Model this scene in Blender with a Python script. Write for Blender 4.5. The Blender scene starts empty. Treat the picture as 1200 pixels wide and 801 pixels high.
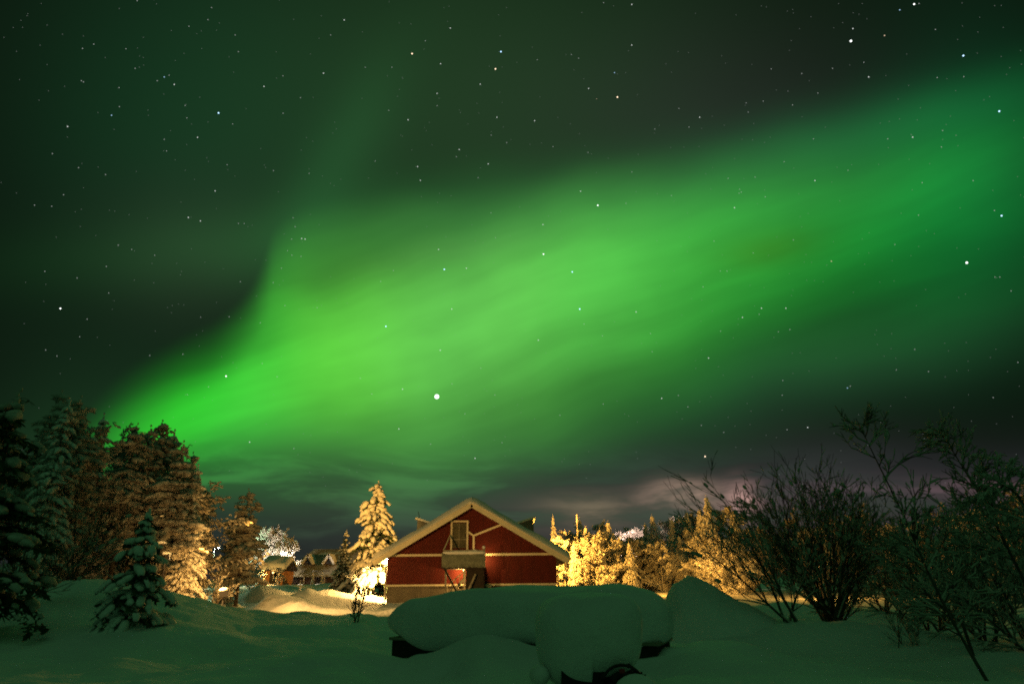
import bpy, math, random
import numpy as np
from mathutils import Matrix, Vector

sc = bpy.context.scene
COL = sc.collection
rad = math.radians

# ------------------------------------------------------------------ camera
F = 800.0            # focal length in pixels of a 1200 px wide frame
TILT, ROLL, EYE = 19.48, -0.55, 1.3
cam_d = bpy.data.cameras.new("camera")
cam = bpy.data.objects.new("camera", cam_d)
COL.objects.link(cam)
CR = Matrix.Rotation(rad(90 + TILT), 3, 'X') @ Matrix.Rotation(rad(ROLL), 3, 'Z')
cam.matrix_world = Matrix.Translation((0, 0, EYE)) @ CR.to_4x4()
cam_d.sensor_width = 36.0
cam_d.lens = 24.0
cam_d.clip_start = 0.1
cam_d.clip_end = 8000
sc.camera = cam
sc.render.filter_size = 1.9
try:
    sc.cycles.filter_width = 1.9
    sc.cycles.use_denoising = False; sc.cycles.denoiser = 'OPENIMAGEDENOISE'; sc.cycles.denoising_input_passes = 'RGB_ALBEDO_NORMAL'; sc.cycles.denoising_prefilter = 'ACCURATE'
    sc.cycles.sample_clamp_indirect = 0.35
    sc.cycles.max_bounces = 5
    sc.cycles.diffuse_bounces = 3
    sc.cycles.use_adaptive_sampling = False
except Exception:
    pass
sc.view_settings.view_transform = 'Standard'
sc.view_settings.look = 'None'
sc.view_settings.gamma = 1.0
sc.view_settings.exposure = 0.0


def ray(px, py):
    return CR @ Vector(((px - 600) / F, (400.5 - py) / F, -1.0))


def at(px, py, Y):
    d = ray(px, py)
    k = Y / d.y
    return Vector((d.x * k, Y, EYE + d.z * k))


def XX(px, Y):
    return at(px, 683, Y).x


# ------------------------------------------------------------------ node helper
class NT:
    def __init__(s, nt):
        s.nt = nt
        s.nodes, s.links = nt.nodes, nt.links

    def put(s, sock, v):
        if isinstance(v, bpy.types.NodeSocket):
            s.links.new(v, sock)
        elif v is not None:
            sock.default_value = v

    def m(s, op, a, b=None, c=None, clamp=False):
        n = s.nodes.new('ShaderNodeMath'); n.operation = op; n.use_clamp = clamp
        for i, v in enumerate((a, b, c)):
            if v is not None: s.put(n.inputs[i], v)
        return n.outputs[0]

    def vm(s, op, a, b=None, scale=None):
        n = s.nodes.new('ShaderNodeVectorMath'); n.operation = op
        s.put(n.inputs[0], a)
        if b is not None: s.put(n.inputs[1], b)
        if scale is not None: s.put(n.inputs['Scale'], scale)
        return n.outputs['Value'] if op in ('DOT_PRODUCT', 'LENGTH', 'DISTANCE') else n.outputs[0]

    def curve(s, x, pts):
        """value of a piecewise smooth curve through pts; x already in 0..1"""
        n = s.nodes.new('ShaderNodeFloatCurve')
        c = n.mapping.curves[0]
        n.mapping.use_clip = False
        pts = sorted(pts)
        while len(c.points) < len(pts): c.points.new(0.5, 0.5)
        for p, (a, b) in zip(c.points, pts):
            p.location = (a, b); p.handle_type = 'AUTO_CLAMPED'
        n.mapping.update()
        s.put(n.inputs['Value'], x)
        return n.outputs[0]

    def sstep(s, x, lo, hi):
        n = s.nodes.new('ShaderNodeMapRange'); n.interpolation_type = 'SMOOTHSTEP'
        s.put(n.inputs['Value'], x); s.put(n.inputs['From Min'], lo); s.put(n.inputs['From Max'], hi)
        return n.outputs[0]

    def noise(s, vec, scale, detail=2.0, rough=0.5, dist=0.0):
        n = s.nodes.new('ShaderNodeTexNoise')
        s.put(n.inputs['Vector'], vec)
        n.inputs['Scale'].default_value = scale
        n.inputs['Detail'].default_value = detail
        n.inputs['Roughness'].default_value = rough
        n.inputs['Distortion'].default_value = dist
        return n.outputs['Fac']

    def xyz(s, a, b, c):
        n = s.nodes.new('ShaderNodeCombineXYZ')
        for i, v in enumerate((a, b, c)): s.put(n.inputs[i], v)
        return n.outputs[0]

    def mix(s, f, a, b):
        n = s.nodes.new('ShaderNodeMix'); n.data_type = 'VECTOR'
        s.put(n.inputs[0], f); s.put(n.inputs[4], a); s.put(n.inputs[5], b)
        return n.outputs[1]


# ------------------------------------------------------------------ night sky with the aurora (lights the scene)
world = bpy.data.worlds.new("World")
sc.world = world
world.use_nodes = True
W = NT(world.node_tree)
W.nodes.clear()
tc = W.nodes.new('ShaderNodeTexCoord').outputs['Generated']
# fixed compass directions of the night sky: the aurora arc is laid out about one point of the sky
ax = CR.transposed()
dx = W.vm('DOT_PRODUCT', tc, tuple(ax[0]))
dy = W.vm('DOT_PRODUCT', tc, tuple(ax[1]))
dz = W.m('MULTIPLY', W.vm('DOT_PRODUCT', tc, tuple(ax[2])), -1.0)
dzc = W.m('MAXIMUM', dz, 0.12)
U0 = W.m('DIVIDE', dx, dzc)
V0 = W.m('DIVIDE', dy, dzc)
wn = W.noise(tc, 2.2, 3.0)
wn2 = W.noise(tc, 3.1, 2.0)
U = W.m('ADD', W.m('DIVIDE', U0, 1.5), 0.5)                   # 0 .. 1 over the frame width
U = W.m('ADD', U, W.m('MULTIPLY', W.m('SUBTRACT', wn, 0.5), 0.05))
V = W.m('SUBTRACT', 0.334, W.m('DIVIDE', V0, 1.5))            # 0 at the top, .668 at the bottom
V = W.m('ADD', V, W.m('MULTIPLY', W.m('SUBTRACT', wn2, 0.5), 0.05))


def C(x, pts):                      # pts given in thousandths-of-frame pixels (1200 wide)
    return W.curve(x, [(a / 1200.0, b) for a, b in pts])


def Cy(x, pts):
    return W.curve(x, [(a / 1200.0, b / 1200.0) for a, b in pts])


UC = W.m('MINIMUM', W.m('MAXIMUM', U, 0.0), 1.0)
VC = W.m('MINIMUM', W.m('MAXIMUM', V, 0.0), 1.0)
up = Cy(UC, [(0, 640), (60, 560), (120, 490), (200, 432), (270, 390), (300, 356), (316, 325), (335, 292), (400, 276), (550, 256), (700, 224), (850, 192), (1000, 150), (1100, 115), (1200, 80)])
upw = Cy(UC, [(0, 100), (150, 100), (280, 85), (320, 90), (420, 140), (600, 110), (800, 120), (1000, 120), (1200, 150)])
lo = Cy(UC, [(0, 640), (100, 600), (200, 600), (300, 600), (450, 585), (600, 555), (700, 520), (850, 465), (1000, 425), (1200, 390)])
low = Cy(UC, [(0, 80), (200, 90), (400, 150), (700, 150), (1000, 190), (1200, 200)])
br = C(UC, [(0, 0.15), (100, 0.24), (200, 0.40), (300, 0.50), (400, 0.60), (550, 0.52), (700, 0.45), (850, 0.33), (1000, 0.215), (1100, 0.18), (1200, 0.09)])
su = W.sstep(V, W.m('SUBTRACT', up, W.m('MULTIPLY', upw, .35)), W.m('ADD', up, W.m('MULTIPLY', upw, .8)))
sl = W.m('SUBTRACT', 1.0, W.sstep(V, W.m('SUBTRACT', lo, low), W.m('ADD', lo, W.m('MULTIPLY', low, .3))))
# the curtain's own folds: streaks that run along the arc
sk = W.xyz(W.m('ADD', W.m('MULTIPLY', U, 1.3), W.m('MULTIPLY', V, .9)), W.m('ADD', W.m('MULTIPLY', V, 6.0), W.m('MULTIPLY', U, 1.9)), 0.3)
st = W.noise(sk, 2.6, 3.0, .5, .3)
stf = W.m('ADD', 0.52, W.m('MULTIPLY', st, 1.0))
st2 = W.noise(sk, 6.5, 3.0, .55, .2)
stf = W.m('MULTIPLY', stf, W.m('ADD', 0.87, W.m('MULTIPLY', st2, 0.26)))
# brighter core ridge running down to the left
core_y = Cy(UC, [(0, 600), (150, 512), (200, 500), (300, 470), (400, 440), (550, 385), (700, 335), (850, 315), (1000, 280), (1200, 225)])
cd = W.m('DIVIDE', W.m('SUBTRACT', V, core_y), C(UC, [(0, .03), (200, .035), (400, .07), (700, .08), (900, .10), (1200, .10)]))
core = W.m('EXPONENT', W.m('MULTIPLY', W.m('MULTIPLY', cd, cd), -1.0))
body = W.m('MULTIPLY', W.m('ADD', 0.60, W.m('MULTIPLY', core, 0.45)), W.m('ADD', .62, W.m('MULTIPLY', W.noise(tc, 4.5, 3.0), .76)))
G = W.m('MULTIPLY', W.m('MULTIPLY', W.m('MULTIPLY', su, sl), W.m('MULTIPLY', br, stf)), body)
rr = C(UC, [(0, .04), (200, .04), (300, .09), (400, .18), (550, .22), (700, .165), (900, .065), (1100, .012), (1200, .01)])
rb = C(UC, [(0, .05), (200, .03), (300, .06), (400, .08), (550, .14), (700, .12), (900, .09), (1200, .11)])
aur = W.xyz(W.m('MULTIPLY', G, rr), G, W.m('MULTIPLY', G, rb))


def blob(cx, cy, sx, sy, col, rot=0.0):
    c, s_ = math.cos(rad(rot)), math.sin(rad(rot))
    a = W.m('SUBTRACT', U, cx / 1200.0); b = W.m('SUBTRACT', V, cy / 1200.0)
    p = W.m('DIVIDE', W.m('ADD', W.m('MULTIPLY', a, c), W.m('MULTIPLY', b, s_)), sx / 1200.0)
    q = W.m('DIVIDE', W.m('SUBTRACT', W.m('MULTIPLY', b, c), W.m('MULTIPLY', a, s_)), sy / 1200.0)
    e = W.m('EXPONENT', W.m('MULTIPLY', W.m('ADD', W.m('MULTIPLY', p, p), W.m('MULTIPLY', q, q)), -1.0))
    return W.vm('SCALE', tuple(col), scale=e)


bg = W.xyz(0.0034, 0.0080, 0.0040)
for args in [
    (540, 130, 330, 230, (.011, .034, .011)),          # faint veil above the arc
    (850, 150, 230, 120, (.009, .004, .009)),          # purplish dark gap
    (230, 300, 130, 90, (.009, .008, .006)),
    (220, 160, 190, 220, (.001, .016, .006)),
    (120, 480, 150, 90, (.003, .011, .004)),
    (640, 250, 420, 45, (.010, .070, .014), -6),       # soft upper skirt of the arc
    (1010, 150, 220, 40, (.002, .060, .016), -14),
    (405, 195, 44, 130, (.004, .028, .007), 27),       # faint ray rising from the fold
    (400, 545, 300, 60, (.016, .075, .020)),           # glow under the arc
    (930, 440, 260, 60, (.010, .040, .016), -14),
    (640, 615, 560, 55, (.026, .036, .022)),
    (900, 550, 420, 50, (.009, .005, .009)),
    (905, 285, 60, 22, (.008, -.055, -.012), -10),
    (520, 300, 120, 16, (.0, -.03, .0), -12),           # low sky glow
    (1150, 200, 120, 160, (.0, .030, .010)),
]:
    bg = W.vm('ADD', bg, blob(*args))
# low cloud banks, thin and stretched along the horizon
cs = W.xyz(W.m('MULTIPLY', U, 3.0), W.m('MULTIPLY', V, 15.0), 1.7)
cn = W.noise(cs, 2.3, 5.0, .55, .35)
cl = W.sstep(cn, 0.40, 0.66)
lowm = W.sstep(V, 505 / 1200.0, 575 / 1200.0)
pink = W.vm('ADD', blob(800, 580, 42, 17, (.42, .27, .19)), blob(866, 592, 22, 22, (.60, .33, .28)))
pink = W.vm('ADD', pink, blob(1110, 572, 70, 13, (.075, .042, .048)))
pink = W.vm('ADD', pink, blob(1190, 578, 40, 8, (.15, .07, .06)))
pink = W.vm('ADD', pink, blob(980, 580, 120, 18, (.045, .032, .036)))
pink = W.vm('ADD', pink, blob(690, 598, 60, 20, (.10, .075, .04)))
pink = W.vm('ADD', pink, blob(860, 610, 330, 45, (.030, .016, .018)))
pink = W.vm('SCALE', pink, scale=W.m('ADD', .12, W.m('MULTIPLY', cl, 1.1)))
tot = W.vm('ADD', aur, bg)
darkc = W.m('SUBTRACT', 1.0, W.m('MULTIPLY', W.m('MULTIPLY', lowm, W.sstep(cn, .36, .58)), .52))
tot = W.vm('SCALE', tot, scale=darkc)
tot = W.vm('ADD', tot, W.vm('SCALE', (.010, .009, .013), scale=W.m('MULTIPLY', lowm, 1.0)))
tot = W.vm('ADD', tot, pink)
# the rest of the dome, away from the arc
rn = W.noise(tc, 1.3, 2.0)
upz = W.nodes.new('ShaderNodeSeparateXYZ'); W.links.new(tc, upz.inputs[0])
rest = W.vm('SCALE', (.021, .072, .028), scale=W.m('MULTIPLY', W.m('MULTIPLY', W.m('ADD', .5, rn), W.m('SUBTRACT', 1.25, W.m('MULTIPLY', W.m('ABSOLUTE', dx), 1.15))), W.m('ADD', .32, W.m('MULTIPLY', W.sstep(upz.outputs[2], .0, .8), 1.15))))
front = W.sstep(dz, 0.12, 0.62)
tot = W.mix(front, rest, tot)
bgn = W.nodes.new('ShaderNodeBackground')
W.links.new(tot, bgn.inputs['Color'])
bgn.inputs['Strength'].default_value = 1.0
# the last trace of dusk under it all
sky = W.nodes.new('ShaderNodeTexSky'); sky.sky_type = 'NISHITA'; sky.sun_disc = False
sky.sun_elevation = rad(-8); sky.sun_rotation = rad(200)
bg2 = W.nodes.new('ShaderNodeBackground')
W.links.new(sky.outputs[0], bg2.inputs['Color']); bg2.inputs['Strength'].default_value = 0.01
adds = W.nodes.new('ShaderNodeAddShader')
W.links.new(bgn.outputs[0], adds.inputs[0]); W.links.new(bg2.outputs[0], adds.inputs[1])
wo = W.nodes.new('ShaderNodeOutputWorld')
W.links.new(adds.outputs[0], wo.inputs['Surface'])
try:
    world.cycles.sampling_method = 'MANUAL'
    world.cycles.sample_map_resolution = 512
except Exception:
    pass


# ------------------------------------------------------------------ materials
def mat(name, col, rough=.8, var=.0, vscale=4.0, bump=0.0, bscale=20.0, emit=None, estr=0.0, spec=.3, wave=None, metal=0.0, stretch=None):
    m = bpy.data.materials.new(name); m.use_nodes = True
    n = NT(m.node_tree); b = n.nodes['Principled BSDF']
    b.inputs['Roughness'].default_value = rough
    b.inputs['Specular IOR Level'].default_value = spec
    b.inputs['Metallic'].default_value = metal
    co = n.nodes.new('ShaderNodeTexCoord').outputs['Object']
    if stretch: co = n.vm('MULTIPLY', co, stretch)
    col = tuple(col)
    if var > 0:
        f = n.noise(co, vscale, 4.0, .6)
        f = n.sstep(f, .3, .7)
        n.links.new(n.mix(f, tuple(c * (1 - var) for c in col), tuple(min(1, c * (1 + var)) for c in col)), b.inputs['Base Color'])
    else:
        b.inputs['Base Color'].default_value = (*col, 1)
    if bump > 0:
        bn = n.nodes.new('ShaderNodeBump')
        bn.inputs['Strength'].default_value = 1.0
        bn.inputs['Distance'].default_value = bump
        n.links.new(n.noise(co, bscale, 4.0, .6), bn.inputs['Height'])
        n.links.new(bn.outputs[0], b.inputs['Normal'])
    if wave:      # board joints: a real groove pattern across the boards
        w = n.nodes.new('ShaderNodeTexWave'); w.wave_type = 'BANDS'; w.bands_direction = wave[0]
        w.inputs['Scale'].default_value = wave[1]
        n.links.new(co, w.inputs['Vector'])
        bn = n.nodes.new('ShaderNodeBump'); bn.inputs['Distance'].default_value = wave[2]
        n.links.new(n.sstep(w.outputs['Fac'], 0.0, .25), bn.inputs['Height'])
        n.links.new(bn.outputs[0], b.inputs['Normal'])
    if emit:
        b.inputs['Emission Color'].default_value = (*emit, 1)
        b.inputs['Emission Strength'].default_value = estr
    return m


SNOW = mat('snow', (.80, .82, .84), .7, .05, .9, .03, 7.0, spec=.2)
SNOWG = mat('snow_ground', (.78, .80, .82), .75, .06, .35, .05, 3.5, spec=.2)
SNOWP = mat('packed_snow', (.66, .66, .64), .6, .10, 1.5, .04, 6.0)
SNOWT = mat('snow_on_branches', (.76, .78, .78), .8, .08, 3.0)
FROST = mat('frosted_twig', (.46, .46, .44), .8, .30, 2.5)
FROSTD = mat('frosted_twig_dark', (.42, .40, .36), .85, .35, 1.2)
NEED = mat('spruce_needles', (.045, .075, .035), .8, .4, 3.0)
RIME = mat('rime_on_twigs', (.48, .48, .44), .85, .3, 2.0)
BARK = mat('bark', (.11, .085, .065), .9, .3, 6.0, .02, 25.0)
BARKD = mat('bark_dark', (.075, .065, .055), .9, .3, 6.0)
BARKF = mat('bark_frosted', (.62, .60, .56), .9, .2, 6.0)
RED = mat('red_boards', (.085, .008, .005), .75, .18, 2.0, wave=('X', 2.4, .012), stretch=(1, 1, .25))
CREAM = mat('cream_paint', (.74, .68, .50), .6, .08, 2.0)
CONC = mat('foundation', (.14, .125, .095), .85, .15, 1.5, .01, 8.0)
DARKW = mat('dark_wood', (.028, .022, .017), .8, .3, 3.0, wave=('Z', 3.0, .008))
GREYW = mat('grey_wood', (.28, .26, .20), .8, .3, 3.0)
DOORM = mat('door_boards', (.10, .095, .055), .7, .3, 3.0, wave=('X', 3.0, .01))
FROSTW = mat('frosted_boards', (.17, .19, .15), .8, .2, 5.0, .02, 12.0)
DORM = mat('dormer_side', (.16, .17, .16), .8, .2, 2.0)
LOG = mat('log_wall', (.42, .20, .07), .7, .2, 2.0, wave=('Z', 2.2, .02))
HWALL = mat('dark_house_wall', (.05, .035, .028), .8, .2, 2.0)
THATCH = mat('thin_snow_roof', (.27, .26, .20), .85, .15, .9, .03, 5.0)
GLASS = mat('dark_glass', (.02, .02, .03), .15, spec=.6)
METAL = mat('dark_metal', (.06, .06, .065), .45, .2, 4.0, metal=.6)
RUBBER = mat('black_plastic', (.018, .018, .018), .5)
REDL = mat('red_plastic', (.30, .012, .015), .3, spec=.5)
BULBW = mat('lamp_bulb_warm', (1, .7, .4), .5, emit=(1, .62, .24), estr=12.0)
BULBC = mat('lamp_bulb_cool', (1, 1, 1), .5, emit=(.8, 1, .75), estr=20.0)
PINKW = mat('window_light', (.8, .6, .5), .5, emit=(1, .50, .38), estr=.55)


# ------------------------------------------------------------------ mesh building
class MB:
    def __init__(s):
        s.v, s.f, s.n = [], [], 0

    def add(s, v, f, mi=0):
        v = np.asarray(v, float).reshape(-1, 3)
        f = np.asarray(f, int)
        s.v.append(v); s.f.append((f + s.n, mi)); s.n += len(v)

    def box(s, lo, hi, mi=0):
        x0, y0, z0 = lo; x1, y1, z1 = hi
        v = [(x0, y0, z0), (x1, y0, z0), (x1, y1, z0), (x0, y1, z0), (x0, y0, z1), (x1, y0, z1), (x1, y1, z1), (x0, y1, z1)]
        s.add(v, [(0, 3, 2, 1), (4, 5, 6, 7), (0, 1, 5, 4), (1, 2, 6, 5), (2, 3, 7, 6), (3, 0, 4, 7)], mi)

    def bar(s, a, b, w, d, up=(0, 0, 1), mi=0):
        """rectangular bar from a to b; w across, d along up"""
        a, b = np.array(a, float), np.array(b, float)
        t = (b - a) / np.linalg.norm(b - a)
        u = np.array(up, float); sd = np.cross(t, u); sd /= np.linalg.norm(sd); u = np.cross(sd, t)
        v = [p + i * sd * w / 2 + j * u * d / 2 for p in (a, b) for i, j in ((-1, -1), (1, -1), (1, 1), (-1, 1))]
        s.add(v, [(0, 1, 2, 3), (7, 6, 5, 4), (0, 4, 5, 1), (1, 5, 6, 2), (2, 6, 7, 3), (3, 7, 4, 0)], mi)

    def tube(s, pts, rs, n=6, mi=0):
        pts = np.array(pts, float); rs = np.atleast_1d(rs) * np.ones(len(pts))
        t = np.gradient(pts, axis=0); t /= np.linalg.norm(t, axis=1)[:, None] + 1e-9
        ref = np.where(np.abs(t[:, 2:3]) > .9, np.array([[1., 0, 0]]), np.array([[0, 0, 1.]]))
        a = np.cross(t, ref); a /= np.linalg.norm(a, axis=1)[:, None] + 1e-9
        b = np.cross(t, a)
        an = np.arange(n) * 2 * math.pi / n
        v = pts[:, None, :] + rs[:, None, None] * (np.cos(an)[None, :, None] * a[:, None, :] + np.sin(an)[None, :, None] * b[:, None, :])
        k = len(pts)
        i = np.arange(k - 1)[:, None] * n; j = np.arange(n)[None, :]; j2 = (j + 1) % n
        f = np.stack([i + j, i + j2, i + n + j2, i + n + j], -1).reshape(-1, 4)
        s.add(v.reshape(-1, 3), f, mi)
        s.add(np.vstack([v[0], v[-1]]), [tuple(range(n))[::-1]] if n <= 4 else [(0, i + 1, i) for i in range(1, n - 1)], mi) if n > 4 else None
        if n > 4: s.add(v[-1], [(0, i, i + 1) for i in range(1, n - 1)], mi)

    def segs(s, A, B, ra, rb, n=4, mi=0):
        """many tapered twigs at once"""
        A, B = np.asarray(A, float), np.asarray(B, float)
        if len(A) == 0: return
        t = B - A; t /= np.linalg.norm(t, axis=1)[:, None] + 1e-9
        ref = np.where(np.abs(t[:, 2:3]) > .9, np.array([[1., 0, 0]]), np.array([[0, 0, 1.]]))
        a = np.cross(t, ref); a /= np.linalg.norm(a, axis=1)[:, None] + 1e-9
        b = np.cross(t, a)
        an = np.arange(n) * 2 * math.pi / n
        ring = np.cos(an)[None, :, None] * a[:, None, :] + np.sin(an)[None, :, None] * b[:, None, :]
        v = np.concatenate([A[:, None] + ring * np.asarray(ra)[:, None, None], B[:, None] + ring * np.asarray(rb)[:, None, None]], 1)
        base = (np.arange(len(A)) * 2 * n)[:, None, None]
        j = np.arange(n); f = np.stack([j, (j + 1) % n, (j + 1) % n + n, j + n], -1)[None]
        s.add(v.reshape(-1, 3), (base + f).reshape(-1, 4), mi)

    def inst(s, tv, tf, T, M, mi=0):
        """copies of a template: T (n,3) positions, M (n,3,3) matrices"""
        T, M = np.asarray(T), np.asarray(M)
        if len(T) == 0: return
        v = np.einsum('nij,kj->nki', M, tv) + T[:, None, :]
        f = tf[None] + (np.arange(len(T)) * len(tv))[:, None, None]
        s.add(v.reshape(-1, 3), f.reshape(-1, tf.shape[1]), mi)

    def build(s, name, mats, parent=None, smooth=True, loc=None):
        me = bpy.data.meshes.new(name)
        V = np.concatenate(s.v)
        loops = np.concatenate([f.ravel() for f, _ in s.f])
        tot_ = np.concatenate([np.full(len(f), f.shape[1]) for f, _ in s.f])
        mi = np.concatenate([np.full(len(f), m) for f, m in s.f])
        me.vertices.add(len(V)); me.vertices.foreach_set('co', V.ravel())
        me.loops.add(len(loops)); me.loops.foreach_set('vertex_index', loops)
        me.polygons.add(len(tot_))
        me.polygons.foreach_set('loop_start', np.concatenate([[0], np.cumsum(tot_)[:-1]]))
        me.polygons.foreach_set('material_index', mi)
        me.polygons.foreach_set('use_smooth', np.full(len(tot_), smooth))
        me.update(calc_edges=True); me.validate()
        for m in (mats if isinstance(mats, (list, tuple)) else [mats]): me.materials.append(m)
        o = bpy.data.objects.new(name, me); COL.objects.link(o)
        if parent: o.parent = parent
        if loc is not None: o.location = loc
        return o


def tag(o, label=None, cat=None, group=None, kind=None):
    if label: o['label'] = label
    if cat: o['category'] = cat
    if group: o['group'] = group
    if kind: o['kind'] = kind
    return o


def thing(name, loc, label, cat, group=None, rz=0):
    o = bpy.data.objects.new(name, None); COL.objects.link(o)
    o.location = loc; o.rotation_euler = (0, 0, rz)
    o.empty_display_size = .2
    return tag(o, label, cat, group)


def copy_tree(o, parent=None):
    c = o.copy(); COL.objects.link(c)
    if parent: c.parent = parent
    for ch in list(o.children): copy_tree(ch, c)
    return c


def ico(sub):
    import bmesh
    bm = bmesh.new(); bmesh.ops.create_icosphere(bm, subdivisions=sub, radius=1)
    v = np.array([p.co[:] for p in bm.verts]); f = np.array([[q.index for q in p.verts] for p in bm.faces]); bm.free()
    return v, f


ICO1, ICO2, ICO3 = ico(1), ico(2), ico(3)
OCT = (np.array([(1, 0, 0), (-1, 0, 0), (0, 1, 0), (0, -1, 0), (0, 0, 1), (0, 0, -1)], float),
       np.array([(0, 2, 4), (2, 1, 4), (1, 3, 4), (3, 0, 4), (2, 0, 5), (1, 2, 5), (3, 1, 5), (0, 3, 5)]))


def lat(x, y, s):
    n = (x * 374761393 + y * 668265263 + s * 1442695041) & 0xffffffff
    n = ((n ^ (n >> 13)) * 1274126177) & 0xffffffff
    return ((n ^ (n >> 16)) & 0xffff) / 65535.0


def vnoise(x, y, s=0):
    x = np.asarray(x, float); y = np.asarray(y, float)
    xi = np.floor(x).astype(np.int64); yi = np.floor(y).astype(np.int64)
    fx, fy = x - xi, y - yi
    fx = fx * fx * fx * (fx * (fx * 6 - 15) + 10); fy = fy * fy * fy * (fy * (fy * 6 - 15) + 10)
    a, b, c, d = lat(xi, yi, s), lat(xi + 1, yi, s), lat(xi, yi + 1, s), lat(xi + 1, yi + 1, s)
    return (a * (1 - fx) + b * fx) * (1 - fy) + (c * (1 - fx) + d * fx) * fy - .5


def fbm(x, y, s=0, o=4):
    return sum(vnoise(x * 2 ** i + 17 * i, y * 2 ** i, s + i) / 2 ** i for i in range(o))


def ss(x, a, b):
    t = np.clip((x - a) / (b - a), 0, 1)
    return t * t * (3 - 2 * t)


# ------------------------------------------------------------------ ground
ROAD = np.array([(-1.0, 31.5), (-6, 33.0), (-10.5, 35.0), (-14.5, 38.5), (-17.5, 43.0), (-20.0, 49.0), (-23.5, 56.0), (-29, 62.0)])


def road_dense(n=120):
    t = np.linspace(0, len(ROAD) - 1, n)
    P = np.zeros((n, 2))
    for k, tt in enumerate(t):
        i = min(int(tt), len(ROAD) - 2); f = tt - i
        p0, p1, p2, p3 = ROAD[max(i - 1, 0)], ROAD[i], ROAD[i + 1], ROAD[min(i + 2, len(ROAD) - 1)]
        P[k] = .5 * ((2 * p1) + (-p0 + p2) * f + (2 * p0 - 5 * p1 + 4 * p2 - p3) * f * f + (-p0 + 3 * p1 - 3 * p2 + p3) * f ** 3)
    return P


RD = road_dense()
RIDGE = [(-400, 1.6), (0, 1.25), (50, 1.35), (95, 1.48), (140, 1.35), (200, 1.02), (250, .55), (300, .15), (380, .0), (440, -.05), (520, .0), (1300, .0)]


def bump(x, y, cx, cy, sx, sy, h, rot=0):
    c, s = math.cos(rad(rot)), math.sin(rad(rot))
    a, b = x - cx, y - cy
    p = (a * c + b * s) / sx; q = (-a * s + b * c) / sy
    return h * np.exp(-(p * p + q * q))


def hgt0(x, y):
    x = np.asarray(x, float); y = np.asarray(y, float)
    yy = np.maximum(y, 1.0)
    px = np.clip(600 + 849 * x / yy, -400, 1300)
    r = np.interp(px, [a for a, _ in RIDGE], [b for _, b in RIDGE])
    z = r * ss(y, 13, 26) * (1 - .85 * ss(y, 27, 31.5) * ss(px, 120, 215)) * (1 - ss(y, 60, 90) * .5)
    left = 1 - ss(x, -12.5, -9.5)
    z = z + 1.35 * ss(y, 47, 78) * left * (1 - .6 * ss(x, -24, -40))
    z = z + .35 * ss(y, 60, 90) * (1 - left)
    amp = .19 + .22 * ss(y, 28, 34) * (1 - ss(y, 70, 120)) * left
    z = z + amp * fbm(x * .35, y * .35, 3, 4)
    z = z + .05 * fbm(x * 1.3, y * 1.3, 9, 3)
    # drifts near the buried box
    z = z + bump(x, y, -.45, 12.5, 1.2, 1.0, .42) + bump(x, y, -2.9, 12.6, 1.6, 1.3, .20) + bump(x, y, 3.6, 12.4, 1.3, 1.5, .22)
    z = z + bump(x, y, 2.1, 9.4, .9, .6, .18) + bump(x, y, 6.5, 17.5, 2.6, 1.6, .35, -15) + bump(x, y, 3.2, 30, 12, 6, .35)
    z = z + bump(x, y, 9.5, 24, 3.5, 2.5, .45)
    # lit heaps in the yard
    z = z + bump(x, y, XX(372, 50), 50, 3.4, 2.3, .72, 8) + bump(x, y, XX(322, 46), 46, 1.7, 1.5, .55) + bump(x, y, XX(300, 56), 56, 2.6, 2.0, .9)
    z = z + bump(x, y, XX(386, 58), 58, 1.6, 1.2, .6) + bump(x, y, XX(250, 44), 44, 2.2, 1.4, .5) + bump(x, y, XX(232, 50), 50, 1.8, 1.8, .8)
    z = z + bump(x, y, XX(262, 37), 37, 1.6, 1.0, .4) + bump(x, y, XX(285, 40), 40, 1.2, .8, .35) + bump(x, y, XX(347, 43.5), 43.5, 2.2, .8, .28)
    for k in range(14):
        rx = XX(225 + k * 11, 40); z = z + bump(x, y, rx, 38 + (k * 37 % 13), .8, .6, .22 + .02 * (k % 4))
    # footprints and sleigh marks crossing the plateau
    z = z - .03 * np.clip(np.sin(x * 2.1 + 3 * fbm(x * .2, y * .2, 5)) * .5, 0, 1) * ss(y, 11, 14) * (1 - ss(y, 22, 26)) * (1 - ss(x, -2.5, -1.0))
    tx = np.interp(y, [6, 12, 20, 27, 33], [-.6, -1.6, -3.0, -4.6, -6.5])
    tw = np.exp(-((x - tx) / .75) ** 4) * ss(y, 5, 8) * (1 - ss(y, 31, 35))
    z = z - tw * (.22 - .20 * np.abs(vnoise(x * 1.9, y * 1.3, 77)))
    z = z + .13 * np.abs(fbm(x * .9, y * .6, 55, 3)) * (1 - ss(y, 26, 32))
    z = z + 9.0 * ss(np.hypot(x, y), 130, 600) * (.6 + fbm(x * .004, y * .004, 21, 2))
    return z


def roadd(x, y):
    x = np.asarray(x, float); y = np.asarray(y, float)
    sh = x.shape; xf, yf = x.ravel(), y.ravel()
    d = np.full(xf.shape, 1e9); m = (xf > -35) & (xf < 3) & (yf > 25) & (yf < 70)
    if m.any():
        d[m] = np.min(np.hypot(xf[m][:, None] - RD[None, :, 0], yf[m][:, None] - RD[None, :, 1]), axis=1)
    return d.reshape(sh)


def hgt(x, y):
    z = hgt0(x, y); d = roadd(x, y)
    k = 1 - ss(d, 1.6, 3.4)
    base = 1.35 * ss(np.asarray(y, float), 47, 78) - .12
    berm = .22 * np.exp(-((d - 3.1) / .7) ** 2) * (.6 + 1.2 * vnoise(np.asarray(x) * .9, np.asarray(y) * .9, 31))
    return z * (1 - k) + base * k + berm


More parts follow.
